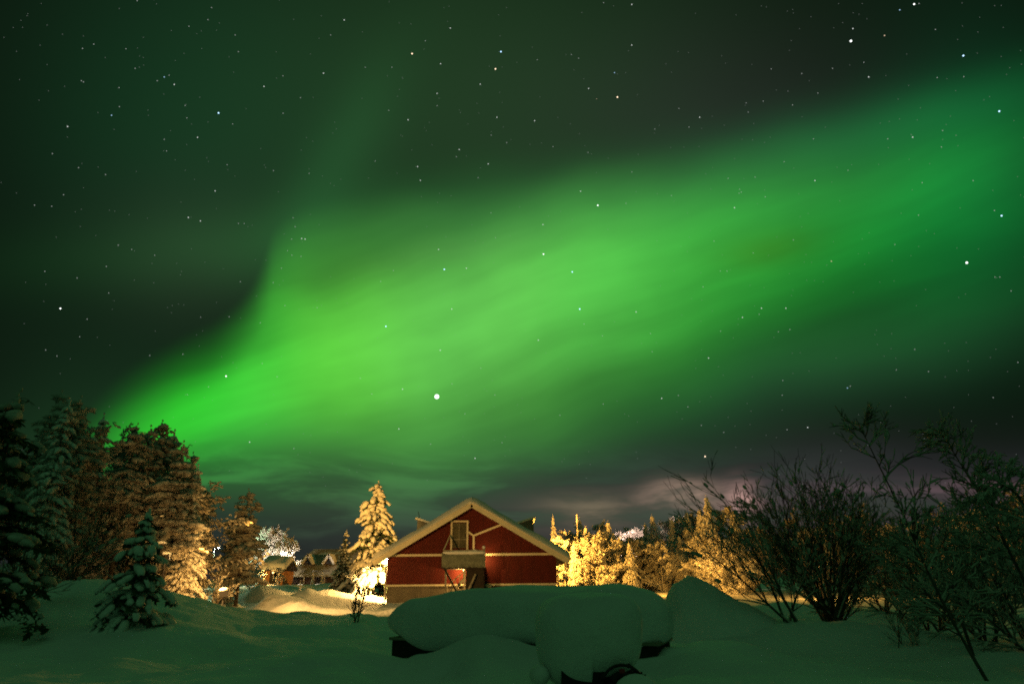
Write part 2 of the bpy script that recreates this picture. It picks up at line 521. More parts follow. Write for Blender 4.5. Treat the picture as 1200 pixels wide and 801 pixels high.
def gz(x, y):
    return float(hgt(np.array([x]), np.array([y]))[0])


th = np.concatenate([np.linspace(-180, -50, 110, endpoint=False), np.linspace(-50, 50, 1000, endpoint=False), np.linspace(50, 180, 110, endpoint=False)])
rg = np.concatenate([[0.01, .5], np.geomspace(1.0, 2200, 420)])
TH, RG = np.meshgrid(np.radians(th), rg)
GX, GY = RG * np.sin(TH), RG * np.cos(TH)
GZ = hgt(GX, GY)
nt_, nr_ = len(th), len(rg)
i = np.arange(nr_ - 1)[:, None] * nt_; j = np.arange(nt_)[None, :]; j2 = (j + 1) % nt_
gm = MB()
gm.add(np.stack([GX, GY, GZ], -1).reshape(-1, 3), np.stack([i + j, i + nt_ + j, i + nt_ + j2, i + j2], -1).reshape(-1, 4))
# flip to face upwards
gm.f = [(f[:, ::-1], m) for f, m in gm.f]
tag(gm.build('snow_ground', SNOWG), kind='structure')

rm = MB()
tn = np.gradient(RD, axis=0); tn /= np.linalg.norm(tn, axis=1)[:, None]; nn = np.stack([-tn[:, 1], tn[:, 0]], -1)
wv = np.linspace(-1.9, 1.9, 39)
RP = RD[:, None, :] + nn[:, None, :] * wv[None, :, None]
rz_ = 1.35 * ss(RP[..., 1], 47, 78) - .02 - .09 * np.exp(-((np.abs(wv)[None] - .78) / .22) ** 2) - .14 * ss(np.abs(wv), 1.5, 1.9)[None] + .02 * vnoise(RP[..., 0] * 3, RP[..., 1] * 3, 4)
k = len(wv); i = np.arange(len(RD) - 1)[:, None] * k; j = np.arange(k - 1)[None]
rm.add(np.concatenate([RP, rz_[..., None]], -1).reshape(-1, 3), np.stack([i + j, i + j + 1, i + k + j + 1, i + k + j], -1).reshape(-1, 4)[:, ::-1])
tag(rm.build('snowy_road', SNOWP), kind='structure')


# ------------------------------------------------------------------ stars
S = """1 477 3 1;1 736 27 1;1 723 69 1;1 657 92 1;1 818 122 1;1 287 169 1;1 326 154 1;1 438 170 1;1 283 281 1;1 290 285 1;1 470 238 1;1 571 268 2 b;1 588 262 1;1 547 281 1;1 606 294 2;1 644 367 1;1 415 371 1;1 388 401 2 b;1 414 305 1;1 235 440 2;1 918 301 2;1 984 394 1;1 984 264 1;1 760 393 3 b;1 1125 255 2;1 1045 340 1;1 650 410 1;1 687 478 2;1 809 431 1;1 579 525 1;1 571 485 1;1 182 534 1;1 273 583 1;1 951 593 1;1 1075 603 1;1 748 664 2;1 221 677 1;1 180 717 1;1 120 713 1;1 655 756 2;1 697 768 2;1 829 777 1;1 849 777 1;1 1019 757 1;1 1026 788 1;1 790 573 1;1 829 180 1;1 1150 122 1;1 367 607 1
2 10 70 2;2 246 187 3 o;2 555 180 3 b;2 536 240 3 o;2 483 293 2;2 345 222 2;2 379 98 2;2 292 142 1;2 176 234 1;2 83 234 1;2 681 208 1;2 1010 157 2;2 1010 16 2;2 912 10 1;2 800 190 1;2 825 203 1;2 950 253 2 b;2 960 338 3 o;2 860 308 2;2 888 344 1 o;2 333 325 2;2 333 368 1;2 232 417 2;2 165 384 1;2 541 408 2;2 672 420 2;2 521 470 1;2 575 496 1;2 410 520 2;2 400 545 1;2 265 579 2;2 275 627 2;2 118 560 1;2 511 570 2;2 476 618 1;2 832 665 2;2 892 714 3;2 1010 598 1;2 990 707 1;2 701 781 2;2 520 740 1;2 1090 449 1;2 1174 377 1;2 1148 680 1;2 736 510 1;2 858 530 1
3 585 143 4;3 592 100 2;3 702 124 2 o;3 805 15 3;3 822 13 1;3 755 35 2 b;3 976 194 3 b;3 879 103 1;3 978 267 1;3 885 270 1;3 647 268 2;3 521 238 1;3 414 256 1;3 630 217 1;3 308 240 1;3 280 352 1;3 228 390 1;3 59 408 2;3 22 442 1;3 221 358 1;3 382 365 1;3 470 324 1;3 1101 387 3 b;3 800 477 2;3 713 483 1;3 455 483 1;3 904 454 1;3 900 511 1;3 353 562 1;3 158 620 1;3 460 628 2;3 252 616 1;3 198 658 1;3 204 668 1;3 196 672 1;3 180 722 2;3 820 748 1;3 1010 628 1;3 1084 732 1;3 1109 750 3 b;3 833 635 1;3 575 592 1;3 287 684 1
4 210 271 3;4 268 165 1;4 303 308 1;4 277 369 1;4 370 125 1;4 378 217 1;4 538 86 1;4 458 66 1;4 411 51 1;4 156 142 1;4 698 301 1;4 836 178 1;4 797 300 1;4 905 321 1;4 991 261 1;4 1103 268 1;4 786 506 3;4 868 735 2;4 521 434 1;4 636 430 1;4 964 508 1;4 979 131 1;4 1015 86 1;4 1000 70 1;4 1047 90 1;4 1049 28 2;4 1061 30 2;4 1014 30 1;4 950 181 1;4 725 543 1;4 652 570 1;4 1022 757 1;4 159 415 1;4 198 436 1;4 912 462 1
5 155 333 3 b;5 358 135 3 b;5 435 131 2;5 384 273 2;5 338 66 2;5 137 177 1;5 703 82 3;5 803 144 3 b;5 829 273 3 b;5 685 381 2;5 344 416 2;5 1025 283 2;5 844 325 1;5 332 577 9;5 213 551 2;5 385 533 1;5 200 689 2;5 310 742 1;5 559 737 1;5 465 791 2;5 1081 421 1;5 1114 583 2;5 1172 573 1;5 911 603 1;5 106 568 1;5 66 513 1;5 908 366 1;5 1075 358 1;5 760 642 1;5 536 25 1;5 181 139 1;5 485 478 1;5 534 571 1;5 430 637 1
6 988 112 4;6 517 107 2 o;6 131 141 1;6 154 141 1;6 71 196 1;6 274 270 2;6 359 270 2;6 266 291 1;6 208 302 2;6 333 352 1;6 373 344 1;6 90 443 2;6 132 350 1;6 573 547 2 b;6 583 541 1;6 743 484 1;6 855 490 1;6 435 684 2;6 363 692 1;6 348 521 1;6 346 572 1;6 18 613 1;6 65 677 1;6 143 701 1;6 807 413 1;6 78 785 3 o;6 1080 580 1;6 1166 458 1;6 1103 162 1;6 1086 162 1;6 1142 210 1;6 738 49 1;6 245 78 1;6 109 37 1;6 385 33 1"""
OFF = {'1': (0, 0), '2': (400, 0), '3': (800, 0), '4': (0, 270), '5': (400, 270), '6': (800, 270)}
stars = []
for t in S.replace('\n', ';').split(';'):
    q = t.split()
    if len(q) < 4: continue
    ox, oy = OFF[q[0]]
    stars.append((ox + float(q[1]) / 2.9675, oy + float(q[2]) / 2.9675, int(q[3]), q[4] if len(q) > 4 else 'w'))
rng = random.Random(5)
for k in range(1500):
    stars.append((rng.uniform(-300, 1500), rng.uniform(-400, 570), 0, 'w'))
SC = {'w': (.95, 1, .95), 'b': (.45, .72, 1), 'o': (1, .74, .5)}
keys = [('w', 0), ('w', 1), ('w', 2), ('w', 3), ('b', 2), ('b', 3), ('o', 1), ('o', 2), ('o', 3)]
SM = []
for c, b_ in keys:
    e = {0: .30, 1: .6, 2: 1.1, 3: 2.4}[b_]
    m = mat('star_%s' % {'w': 'white', 'b': 'blue', 'o': 'orange'}[c], (0, 0, 0), 1, emit=SC[c], estr=e)
    m.cycles.emission_sampling = 'NONE'
    SM.append(m)
sm_ = MB()
R_ = 4000.0
for px, py, b_, c in stars:
    d = ray(px, py).normalized()
    bb = min(b_, 3)
    kk = (c, bb) if (c, bb) in keys else ('w', bb)
    r = R_ / F * {0: .30, 1: .44, 2: .60, 3: .70, 4: 1.0, 9: 2.6}[b_]
    T_ = ICO2 if b_ >= 3 else OCT
    sm_.add(T_[0] * r + np.array(d * R_) + np.array((0, 0, EYE)), T_[1], keys.index(kk))
tag(sm_.build('sky_stars', SM), kind='structure')


# ------------------------------------------------------------------ lamps
def point(name, loc, power, col, r=.15, parent=None, spot=None, aim=None):
    l = bpy.data.lights.new(name, 'SPOT' if spot else 'POINT'); l.energy = power; l.color = col; l.shadow_soft_size = r
    o = bpy.data.objects.new(name, l); COL.objects.link(o); o.location = loc
    if spot:
        l.spot_size = rad(spot); l.spot_blend = .6
        d = Vector(aim) - Vector(loc)
        o.rotation_euler = d.to_track_quat('-Z', 'Y').to_euler()
    if parent: o.parent = parent
    return o


def street_lamp(x, y, h, power, col, bulb, label, arm=.5, ang=0):
    z = gz(x, y)
    t = thing('street_lamp', (x, y, z - .1), label, 'street lamp', rz=ang)
    m = MB(); m.tube([(0, 0, 0), (0, 0, h * .5), (0, 0, h), (arm * .4, 0, h + .12), (arm, 0, h + .15)], [.06, .05, .045, .035, .03], 8); m.build('pole', METAL, t)
    m = MB()
    prof = [(.02, .16), (.14, .12), (.2, .02), (.19, 0.0)]
    n = 14
    ring = [[(arm + r * math.cos(a), r * math.sin(a), h + q) for a in np.arange(n) * 2 * math.pi / n] for r, q in prof]
    m.add(np.array(ring).reshape(-1, 3), [(a * n + b, a * n + (b + 1) % n, (a + 1) * n + (b + 1) % n, (a + 1) * n + b) for a in range(3) for b in range(n)])
    m.build('lamp_shade', METAL, t)
    m = MB(); m.inst(ICO2[0], ICO2[1], [(arm, 0, h + .03)], [np.diag([.11, .11, .09])]); m.build('bulb', bulb, t)
    m = MB(); m.inst(ICO2[0], ICO2[1], [(arm, 0, h + .20)], [np.diag([.2, .2, .12])]); m.build('snow_cap', SNOW, t)
    point('lamp_light', (arm, 0, h - .18), power, col, .12, t)
    return t


WARM = (1.0, .54, .14)
BXA = -3.3
street_lamp(-10.45, 59.0, 3.2, 8500, WARM, BULBW, 'warm street lamp standing hidden beside the barn side wall near the big spruce', .22, 0)
street_lamp(2.5, 74.8, 4.9, 16000, (1, .43, .055), BULBW, 'warm street lamp behind the red barn lighting the frosted tree row', .5, 0)
street_lamp(XX(246, 84), 84, 5.0, 3200, (.75, 1, .55), BULBC, 'cool greenish street lamp glowing between the dark trees beside the yard', .5, 0)
street_lamp(XX(318, 82.8), 82.8, 3.3, 1500, (1, .76, .52), BULBC, 'pale lamp behind the white-lit frosted birches near the log cabin', .5, 0)
street_lamp(XX(745, 98), 98, 6.6, 2600, (1, .62, .45), BULBC, 'pale lamp behind the middle of the frosted tree row', .5, 0)
street_lamp(XX(802, 69), 69, 1.6, 2000, (1, .43, .06), BULBW, 'low added warm lamp hidden behind the steep snow heap', .3, 0)  # added lamp, out of view, carries the golden light further along the row
street_lamp(XX(962, 54), 54, 2.6, 1500, (1, .46, .08), BULBW, 'warm lamp hidden behind the dark willow shrubs by the tree row', .5, 0)

def added_flood_lamp(x, y, h, power, col, aim, label, cone=130):  # lamps added for their light alone, standing out of view
    z = gz(x, y)
    t = thing('added_flood_lamp', (x, y, z - .1), label, 'flood lamp')
    m = MB(); m.tube([(0, 0, 0), (0, 0, h)], [.05, .04], 8); m.build('pole', METAL, t)
    d = (Vector(aim) - Vector((x, y, z + h))).normalized()
    q = d.to_track_quat('Y', 'Z').to_matrix()
    m = MB(); m.box((-.2, -.16, -.13), (.2, .06, .13))
    m.v = [np.array([tuple(q @ Vector(p)) for p in m.v[0]]) + (0, 0, h + .1)]; m.build('lamp_housing', METAL, t, smooth=False)
    m = MB(); m.box((-.17, .064, -.10), (.17, .075, .10))
    m.v = [np.array([tuple(q @ Vector(p)) for p in m.v[0]]) + (0, 0, h + .1)]; m.build('bulb', BULBW, t, smooth=False)
    m = MB(); m.inst(ICO2[0], ICO2[1], [(0, 0, h + .26)], [np.diag([.24, .2, .10])]); m.build('snow_cap', SNOW, t)
    l = point('added_flood_light', Vector((0, 0, h + .1)) + d * .2, power, col, .15, t, cone, (0, 0, 0)); l.data.spot_blend = 1.0
    l.rotation_euler = d.to_track_quat('-Z', 'Y').to_euler()
    return t


added_flood_lamp(XX(190, 31.5), 31.5, 2.2, 10500, (1, .52, .14), (-2.0, 47, 3.5), 'added flood lamp hidden by the young spruce and aimed at the barn gable', 116)  # added, no such source known; brightens the gable and the yard
added_flood_lamp(XX(264, 33.5), 33.5, .9, 2600, (1, .47, .10), (XX(276, 50), 50, 4.5), 'small added flood lamp sunk behind the drift crest, aimed at the lone pine', 90)  # added to warm the lone pine and the near end of the yard
added_flood_lamp(XX(182, 32), 32, 2.5, 62000, (1, .46, .075), (XX(437, 62.8), 62.8, 6.5), 'second added flood lamp behind the young spruce, aimed at the big snowy spruce', 20)  # added narrow beam that turns the big spruce golden
added_flood_lamp(XX(178, 28.5), 28.5, 1.5, 650, (1, .50, .13), (XX(178, 28.5) - .5, 40, 6.0), 'low added flood lamp behind the young spruce shining up the wood', 120)  # added, unseen; gives the wood its brown light

def loaf_early(mb, c, half, n=40, k=12):
    a = np.linspace(-1, 1, n); t = np.linspace(0, 2 * math.pi, k, endpoint=False)
    e = (1 - np.abs(a) ** 6) ** .5 * (1 + .35 * vnoise(a * 6, a * 0, 5))
    v = np.stack([np.repeat(a * half[0], k), np.outer(e, np.cos(t)).ravel() * half[1], np.outer(e, np.sin(t)).ravel() * half[2]], -1) + np.array(c)
    i = np.arange(n - 1)[:, None] * k; j = np.arange(k)[None]; j2 = (j + 1) % k
    mb.add(v, np.stack([i + j, i + k + j, i + k + j2, i + j2], -1).reshape(-1, 4))


# ------------------------------------------------------------------ the red barn
BX, BY, BW = -3.3, 56.0, 6.6       # centre, front wall plane, half width
BL = 17.0
EZ, AZ = 3.42, 7.25                # roof underside at the wall line / at the apex
slope = (AZ - EZ) / BW
barn = thing('red_barn', (BX, BY, 0), 'big dark red gabled barn with cream trim and snowy roof', 'barn')
m = MB()
v = []
for y in (0, BL):
    v += [(-BW, y, 1.22), (BW, y, 1.22), (BW, y, EZ), (0, y, AZ), (-BW, y, EZ)]
m.add(v, [(0, 5, 6, 1), (1, 6, 7, 2), (2, 7, 8, 3), (3, 8, 9, 4), (4, 9, 5, 0)])
m.add(v, [(0, 1, 2, 3, 4), (9, 8, 7, 6, 5)])
m.build('wall', RED, barn, smooth=False)
m = MB(); m.box((-BW + .05, .06, -1.2), (BW - .05, BL - .06, 1.218)); m.build('foundation', CONC, barn, smooth=False)
m = MB(); m.bar((-BW - .02, -.04, 1.25), (BW + .02, -.04, 1.25), .08, .13); m.build('base_trim', CREAM, barn, smooth=False)
m = MB(); m.bar((-BW + .1, -.03, EZ + .05), (BW - .1, -.03, EZ + .05), .06, .17); m.build('cross_trim', CREAM, barn, smooth=False)
# Y shaped trim on the gable
jx, jz = .12, 4.95
for nm, a, b in (('vertical_trim', (jx, -.03, EZ + .14), (jx, -.03, jz)), ('diagonal_trim', (jx + .05, -.035, jz - .02), (2.5, -.035, 5.80)), ('diagonal_trim', (jx - .05, -.035, jz - .02), (-.31, -.035, 5.20)), ('diagonal_trim', (-1.95, -.035, 6.02), (-2.55, -.035, 6.30))):
    m = MB(); m.bar(a, b, .06, .15, up=(0, 0, 1) if abs(a[0] - b[0]) > .01 else (1, 0, 0)); m.build(nm, CREAM, barn, smooth=False)
# roof slabs
OVX, OVY, THK = .95, 1.0, .14
for sgn in (-1, 1):
    m = MB()
    ex = BW + OVX
    pts = [(0, AZ), (sgn * ex, AZ - slope * ex)]
    v = []
    for y in (-OVY, BL + OVY):
        v += [(0, y, AZ + .03), (sgn * ex, y, AZ - slope * ex + .03), (sgn * ex, y, AZ - slope * ex + .03 + THK), (0, y, AZ + .03 + THK)]
    m.add(v, [(0, 1, 2, 3), (7, 6, 5, 4), (0, 4, 5, 1), (1, 5, 6, 2), (2, 6, 7, 3)])
    rf = m.build('roof', CREAM, barn, smooth=False)
    # barge board, gutter and the snow on this side
    m = MB(); m.bar((0, -OVY - .03, AZ + .0), (sgn * ex, -OVY - .03, AZ - slope * ex), .05, .48); m.build('bargeboard', CREAM, rf, smooth=False)
    n1, n2 = 60, 40
    s_ = np.linspace(0, 1, n1); yv = np.linspace(-OVY - .12, BL + OVY + .1, n2)
    SS, YY = np.meshgrid(s_, yv)
    X = sgn * SS * (ex + .14)
    edge = np.minimum(1, np.sqrt(np.clip(1 - ((SS - .985) / .015).clip(0, 1) ** 2, 0, 1)))
    fy = np.clip((YY - yv[0]) / .25, 0, 1); fy2 = np.clip((yv[-1] - YY) / .25, 0, 1)
    hS = .46 * np.sqrt(fy * (2 - fy)) * np.sqrt(fy2 * (2 - fy2)) * (.35 + .65 * edge) * (1 + .5 * fbm(X * .5, YY * .5, 40 + sgn))
    ZB = AZ + THK + .034 - slope * np.abs(X)
    top = np.stack([X, YY, ZB + .02 + hS - .12 * np.exp(-(X / .3) ** 2)], -1).reshape(-1, 3)
    bot = np.stack([X, YY, ZB], -1).reshape(-1, 3)
    i = np.arange(n2 - 1)[:, None] * n1; j = np.arange(n1 - 1)[None]
    f = np.stack([i + j, i + j + 1, i + n1 + j + 1, i + n1 + j], -1).reshape(-1, 4)
    m.f = m.f; m = MB(); m.add(top, f if sgn > 0 else f[:, ::-1])
    N = len(top)
    rim = list(range(n1)) + [q * n1 + n1 - 1 for q in range(1, n2)] + [(n2 - 1) * n1 + q for q in range(n1 - 2, -1, -1)]
    m.add(np.vstack([top[rim], bot[rim]]), [(q, q + 1, q + 1 + len(rim), q + len(rim)) for q in range(len(rim) - 1)])
    m.build('snow_layer', SNOW, rf)
# roof dormers behind the gable
for sgn, nm in ((-1, 'dormer'), (1, 'dormer')):
    m = MB()
    y0, y1 = 4.5, 10.5
    xo, xi = sgn * 5.05, sgn * 2.5
    z1 = 6.95
    v = []
    for y in (y0, y1):
        v += [(xo, y, AZ - slope * 5.05), (xo - sgn * .06, y, z1 - .35), (xi, y, AZ - slope * 2.5 + .05)]
    m.add(v, [(0, 1, 2), (5, 4, 3)]); m.add(v, [(0, 3, 4, 1), (1, 4, 5, 2)])
    d_ = m.build('dormer', DORM, barn, smooth=False)
    m = MB(); a = (xo + sgn * .10, (y0 + y1) / 2, z1 - .26); b = (xi + sgn * .1, (y0 + y1) / 2, AZ - slope * 2.5 + .12)
    m.bar(a, b, y1 - y0 + .2, .16); m.build('dormer_snow', SNOW, d_, smooth=False)
# upper door with its cream frame
m = MB(); m.box((-1.56, -.05, 3.98), (-.44, -.001, 5.88)); dr = m.build('door', DOORM, barn, smooth=False)
m = MB()
for a, b in (((-1.63, -.07, 3.7), (-1.63, -.07, 5.95)), ((-.37, -.07, 3.7), (-.37, -.07, 5.95))): m.bar(a, b, .12, .14, up=(1, 0, 0))
m.bar((-1.72, -.07, 6.01), (-.28, -.07, 6.01), .13, .13)
m.build('door_frame', CREAM, dr, smooth=False)
m = MB(); m.bar((-1.02, -.07, 4.0), (-1.02, -.07, 5.87), .03, .05, up=(1, 0, 0)); m.bar((-1.55, -.075, 4.62), (-.45, -.075, 4.62), .03, .07); m.build('door_batten', GREYW, dr, smooth=False)
m = MB(); m.tube([(-.55, -.1, 4.8), (-.55, -.14, 4.85), (-.55, -.14, 5.0), (-.55, -.1, 5.05)], .018, 6); m.build('door_handle', METAL, dr)
# balcony platform
PX0, PX1, PY = -2.05, 1.10, -2.3
pl = MB(); pl.box((PX0, PY, 2.38), (PX1, -.09, 2.56)); plat = pl.build('balcony', DARKW, barn, smooth=False)
m = MB()
n = 44
xs = np.linspace(PX0 - .06, PX1 + .06, n)
rr_ = np.random.RandomState(2)
topz = 3.52 + .05 * np.sin(xs * 5) + .05 * fbm(xs * 3, xs * 0, 3)
botz = 2.50 - .06 * np.abs(np.sin(xs * 6.3)) - .05 * vnoise(xs * 5, xs * 0, 8)
for yy, o_ in ((PY - .14, 0), (PY + .1, 1)):
    pass
prof = [(-.02, 0.0), (-.16, .02), (-.20, .35), (-.19, .7), (-.12, .95), (0, 1.0), (.12, .97)]
V_ = np.array([[(x, PY + py_, b_ + (t_ - b_) * q) for py_, q in prof] for x, t_, b_ in zip(xs, topz, botz)])
kk = len(prof); i = np.arange(n - 1)[:, None] * kk; j = np.arange(kk - 1)[None]
m.add(V_.reshape(-1, 3), np.stack([i + j, i + kk + j, i + kk + j + 1, i + j + 1], -1).reshape(-1, 4)[:, ::-1])
m.build('snowy_parapet', FROSTW, plat)
m = MB(); loaf_early(m, ((PX0 + PX1) / 2, PY, 3.52), ((PX1 - PX0) / 2 + .08, .20, .15)); m.build('parapet_snow', SNOW, plat)
m = MB(); m.box((PX0 + .03, PY, 2.56), (PX1 - .03, PY + .05, 3.42)); m.build('parapet_board', DARKW, plat, smooth=False)
m = MB()
v, f = ICO2
m.inst(v, f, [(-.5, -1.0, 3.1)], [np.diag([1.5, 1.15, .62])]); m.inst(v, f, [(.55, -1.6, 3.1)], [np.diag([.5, .6, .55])])
m.build('deck_snow', SNOW, plat)
for x in (PX0 + .08, -.6, PX1 - .08, PX1 - .02):
    m = MB(); m.bar((x, PY + .08, 2.5), (x, PY + .08, 3.86 if x > 0 else 3.75), .09, .09, up=(1, 0, 0)); m.build('railing_post', GREYW, plat, smooth=False)
m = MB(); m.bar((PX0, PY + .08, 3.70), (PX1, PY + .08, 3.70), .06, .07); m.build('handrail', GREYW, plat, smooth=False)
m = MB(); m.bar((PX0 + .05, PY + .1, 3.72), (PX0 + .35, -.1, 5.0), .07, .09); m.build('handrail', CREAM, plat, smooth=False)
m = MB(); m.inst(ICO2[0], ICO2[1], [(PX1 - .08, PY + .08, 3.92), (.35, PY + .2, 3.62)], [np.diag([.13, .13, .12]), np.diag([.3, .2, .16])]); m.build('post_snow', SNOW, plat)
for a, b, mt in (((PX0 + .15, PY + .1, 2.4), (-.95, PY + .2, .7), DARKW), ((.42, PY + .0, 2.0), (-.25, PY - .15, .55), GREYW)):
    m = MB(); m.bar(a, b, .14, .14, up=(0, 1, 0)); m.build('brace', mt, plat, smooth=False)
m = MB(); m.bar((PX0 + .22, PY + .25, 2.38), (PX0 + .22, PY + .25, -.3), .12, .12, up=(1, 0, 0)); m.build('post', GREYW, plat, smooth=False)
m = MB(); m.bar((-.42, PY + .5, 2.38), (-.42, PY + .5, -.3), .14, .14, up=(1, 0, 0)); m.build('post', CREAM, plat, smooth=False)
m = MB(); m.box((-.30, PY + .15, -.3), (1.02, -.08, 2.37)); m.build('store_closet', DARKW, barn, smooth=False)
m = MB()     # outside steps climbing to the right under the platform
for k in range(8):
    x = -1.75 + k * .17; z = .35 + k * .16
    m.box((x, -1.25, z), (x + .2, -.25, z + .05))
m.bar((-1.85, -1.28, .35), (-.45, -1.28, 1.70), .04, .2)
m.bar((-1.80, -1.28, 1.15), (-.45, -1.28, 2.30), .05, .07)
for k in range(5): m.bar((-1.75 + k * .3, -1.28, .5 + k * .29), (-1.75 + k * .3, -1.28, 1.2 + k * .255), .04, .04, up=(1, 0, 0))
m.build('stairs', CREAM, barn, smooth=False)
m = MB(); m.box((1.14, -.55, 1.05), (1.55, -.1, 1.28)); m.build('step', CREAM, barn, smooth=False)
# downpipes at both corners
m = MB(); m.tube([(-BW - .75, .1, 3.0), (-BW - .12, .1, 2.7), (-BW - .1, .1, 2.5), (-BW - .1, .1, 0)], .045, 8); m.build('downpipe', CREAM, barn)
m = MB(); m.tube([(BW + .75, .3, 2.95), (BW + .55, .3, 2.75), (BW + .12, .3, 2.45), (BW + .1, .3, 1.0)], .04, 8); m.build('downpipe', METAL, barn)
m = MB(); m.tube([(-4.95, 6, 6.6), (-5.1, 5.6, 7.35)], .03, 6); m.build('aerial', METAL, barn)
# wall lamp beneath the platform
wl = MB(); wl.inst(ICO2[0], ICO2[1], [(.86, -.25, 3.0)], [np.diag([.08, .08, .1])]); wlo = wl.build('wall_lamp', BULBW, barn)
point('wall_lamp_light', (.98, -.8, 3.05), 110, WARM, .08, barn)
wl = MB(); wl.inst(ICO2[0], ICO2[1], [(-.6, -.25, 2.33)], [np.diag([.07, .07, .05])]); wl.build('porch_lamp', BULBW, barn)
point('porch_lamp_light', (-.9, -.75, 2.15), 200, WARM, .08, barn)

# lamp on a pole in the yard, behind the foreground drifts, lights the gable
yl = street_lamp(XX(392, 41), 41.5, 3.2, 0.1, WARM, BULBW, 'x', .4, 0) if False else None


# ------------------------------------------------------------------ far buildings
def hip_house():
    Y = 88.0
    x0, x1 = XX(327, Y), XX(432, Y)
    zE, zR = at(360, 673, Y).z, at(375, 641, Y).z
    g = gz((x0 + x1) / 2, Y)
    t = thing('far_house', ((x0 + x1) / 2, Y, g), 'low house with broad snowy roof and two little lit dormers', 'house')
    w = (x1 - x0) / 2; zE -= g; zR -= g; D = 9.0
    m = MB(); m.box((-w + .6, .6, -.5), (w - .6, D - .6, zE + .1)); m.build('wall', HWALL, t, smooth=False)
    m = MB()
    v = [(-w, 0, zE), (w, 0, zE), (w, D, zE), (-w, D, zE), (-w + 2.7, D / 2, zR), (w - .6, D / 2, zR), (-w, 0, zE - .25), (w, 0, zE - .25), (w, D, zE - .25), (-w, D, zE - .25)]
    m.add(v, [(0, 1, 5, 4), (2, 3, 4, 5), (6, 7, 1, 0), (8, 9, 3, 2), (9, 6, 0, 3), (7, 8, 2, 1), (9, 8, 7, 6)]); m.add(v, [(3, 0, 4), (1, 2, 5)])
    rf = m.build('roof', THATCH, t, smooth=False)
    for px in (361.5, 386):
        c = at(px, 655, Y + 1.2)
        cx = c.x - (x0 + x1) / 2; zb = at(px, 661, Y + 1.2).z - g; zt = at(px, 649, Y + 1.2).z - g
        h = .62; yb = .9
        m = MB()
        v = [(cx - h, yb, zb), (cx + h, yb, zb), (cx, yb, zt - .1), (cx - h, yb + 2.5, zb), (cx + h, yb + 2.5, zb), (cx, yb + 2.5, zt - .1)]
        m.add(v, [(0, 1, 2), (5, 4, 3)]); m.add(v, [(1, 4, 5, 2), (0, 2, 5, 3)])
        d = m.build('dormer', HWALL, rf, smooth=False)
        m = MB()
        for s in (-1, 1): m.bar((cx + s * (h + .1), yb + 1.1, zb + .05), (cx - s * .05, yb + 1.1, zt), 2.6, .26, up=(0, 0, 1))
        m.build('dormer_snow', SNOW, d, smooth=False)
        m = MB(); m.add([(cx - .3, yb - .02, zb + .12), (cx + .3, yb - .02, zb + .12), (cx, yb - .02, zb + .85)], [(0, 1, 2)]); m.build('window', GLASS, d, smooth=False)
    for k in range(7):
        x = -w + 1.5 + k * (2 * w - 3) / 6
        m = MB(); m.box((x - .35, .56, .5), (x + .35, .598, 1.5)); wd = m.build('window', GLASS, t, smooth=False)
    for k in range(5):
        x = -w + .4 + k * (2 * w - .8) / 4
        m = MB(); m.bar((x, .15, -.5), (x, .15, zE - .2), .14, .14, up=(1, 0, 0)); m.build('porch_post', GREYW, t, smooth=False)
    return t


hip_house()


def cabin(px0, px1, Y, eave_y, roof_y, D, label, wm, power, col, lampy=-.6):
    x0, x1 = XX(px0, Y), XX(px1, Y); cx = (x0 + x1) / 2; w = (x1 - x0) / 2
    g = gz(cx, Y)
    zE, zR = at(px0, eave_y, Y).z - g, at(px0, roof_y, Y).z - g
    t = thing('log_cabin', (cx, Y, g), label, 'cabin')
    m = MB(); m.box((-w + .3, .3, -.5), (w - .3, D, zE)); m.build('wall', wm, t, smooth=False)
    m = MB(); 
    v = [(-w, -.3, zE), (w, -.3, zE), (w, D + .3, zE), (-w, D + .3, zE), (-w, D / 2, zR - .5), (w, D / 2, zR - .5), (-w, -.3, zE + .12), (w, -.3, zE + .12), (w, D + .3, zE + .12), (-w, D + .3, zE + .12)]
    m.add(v, [(0, 3, 2, 1), (0, 1, 7, 6), (6, 7, 5, 4), (8, 9, 4, 5), (3, 9, 8, 2)]); m.add(v, [(0, 6, 4), (3, 4, 9), (1, 5, 7), (2, 8, 5)])
    m.add(v, [(0, 4, 3), (1, 2, 5)])
    rf = m.build('roof', DARKW, t, smooth=False)
    n1, n2 = 24, 18
    A, B = np.meshgrid(np.linspace(0, 1, n1), np.linspace(0, 1, n2))
    X = (A * 2 - 1) * (w + .12); Yy = -.42 + B * (D + .84)
    e = np.minimum(np.minimum(A, 1 - A) * 8, 1); e2 = np.minimum(np.minimum(B, 1 - B) * 6, 1)
    hh = np.sqrt(e * (2 - e)) * np.sqrt(e2 * (2 - e2)) * .55 * (1 + .3 * fbm(X, Yy, 4))
    Z = zE + .10 + (1 - np.abs(B * 2 - 1)) * (zR - zE - .62) + .02 + hh
    m = MB(); i = np.arange(n2 - 1)[:, None] * n1; j = np.arange(n1 - 1)[None]
    m.add(np.stack([X, Yy, Z], -1).reshape(-1, 3), np.stack([i + j, i + j + 1, i + n1 + j + 1, i + n1 + j], -1).reshape(-1, 4))
    m.build('roof_snow', SNOW, rf)
    m = MB(); m.box((-.35, .26, .1), (.45, .298, 1.6)); m.build('door', DARKW, t, smooth=False)
    m = MB(); m.box((w - 1.2, .26, .8), (w - .6, .298, 1.4)); m.build('window', GLASS, t, smooth=False)
    if power:
        m = MB(); m.inst(ICO2[0], ICO2[1], [(0.1, -.15, zE - .2)], [np.diag([.05, .05, .05])]); m.build('porch_lamp', BULBW, t)
        point('porch_light', (0.1, lampy, zE - .3), power, col, .1, t)
    return t


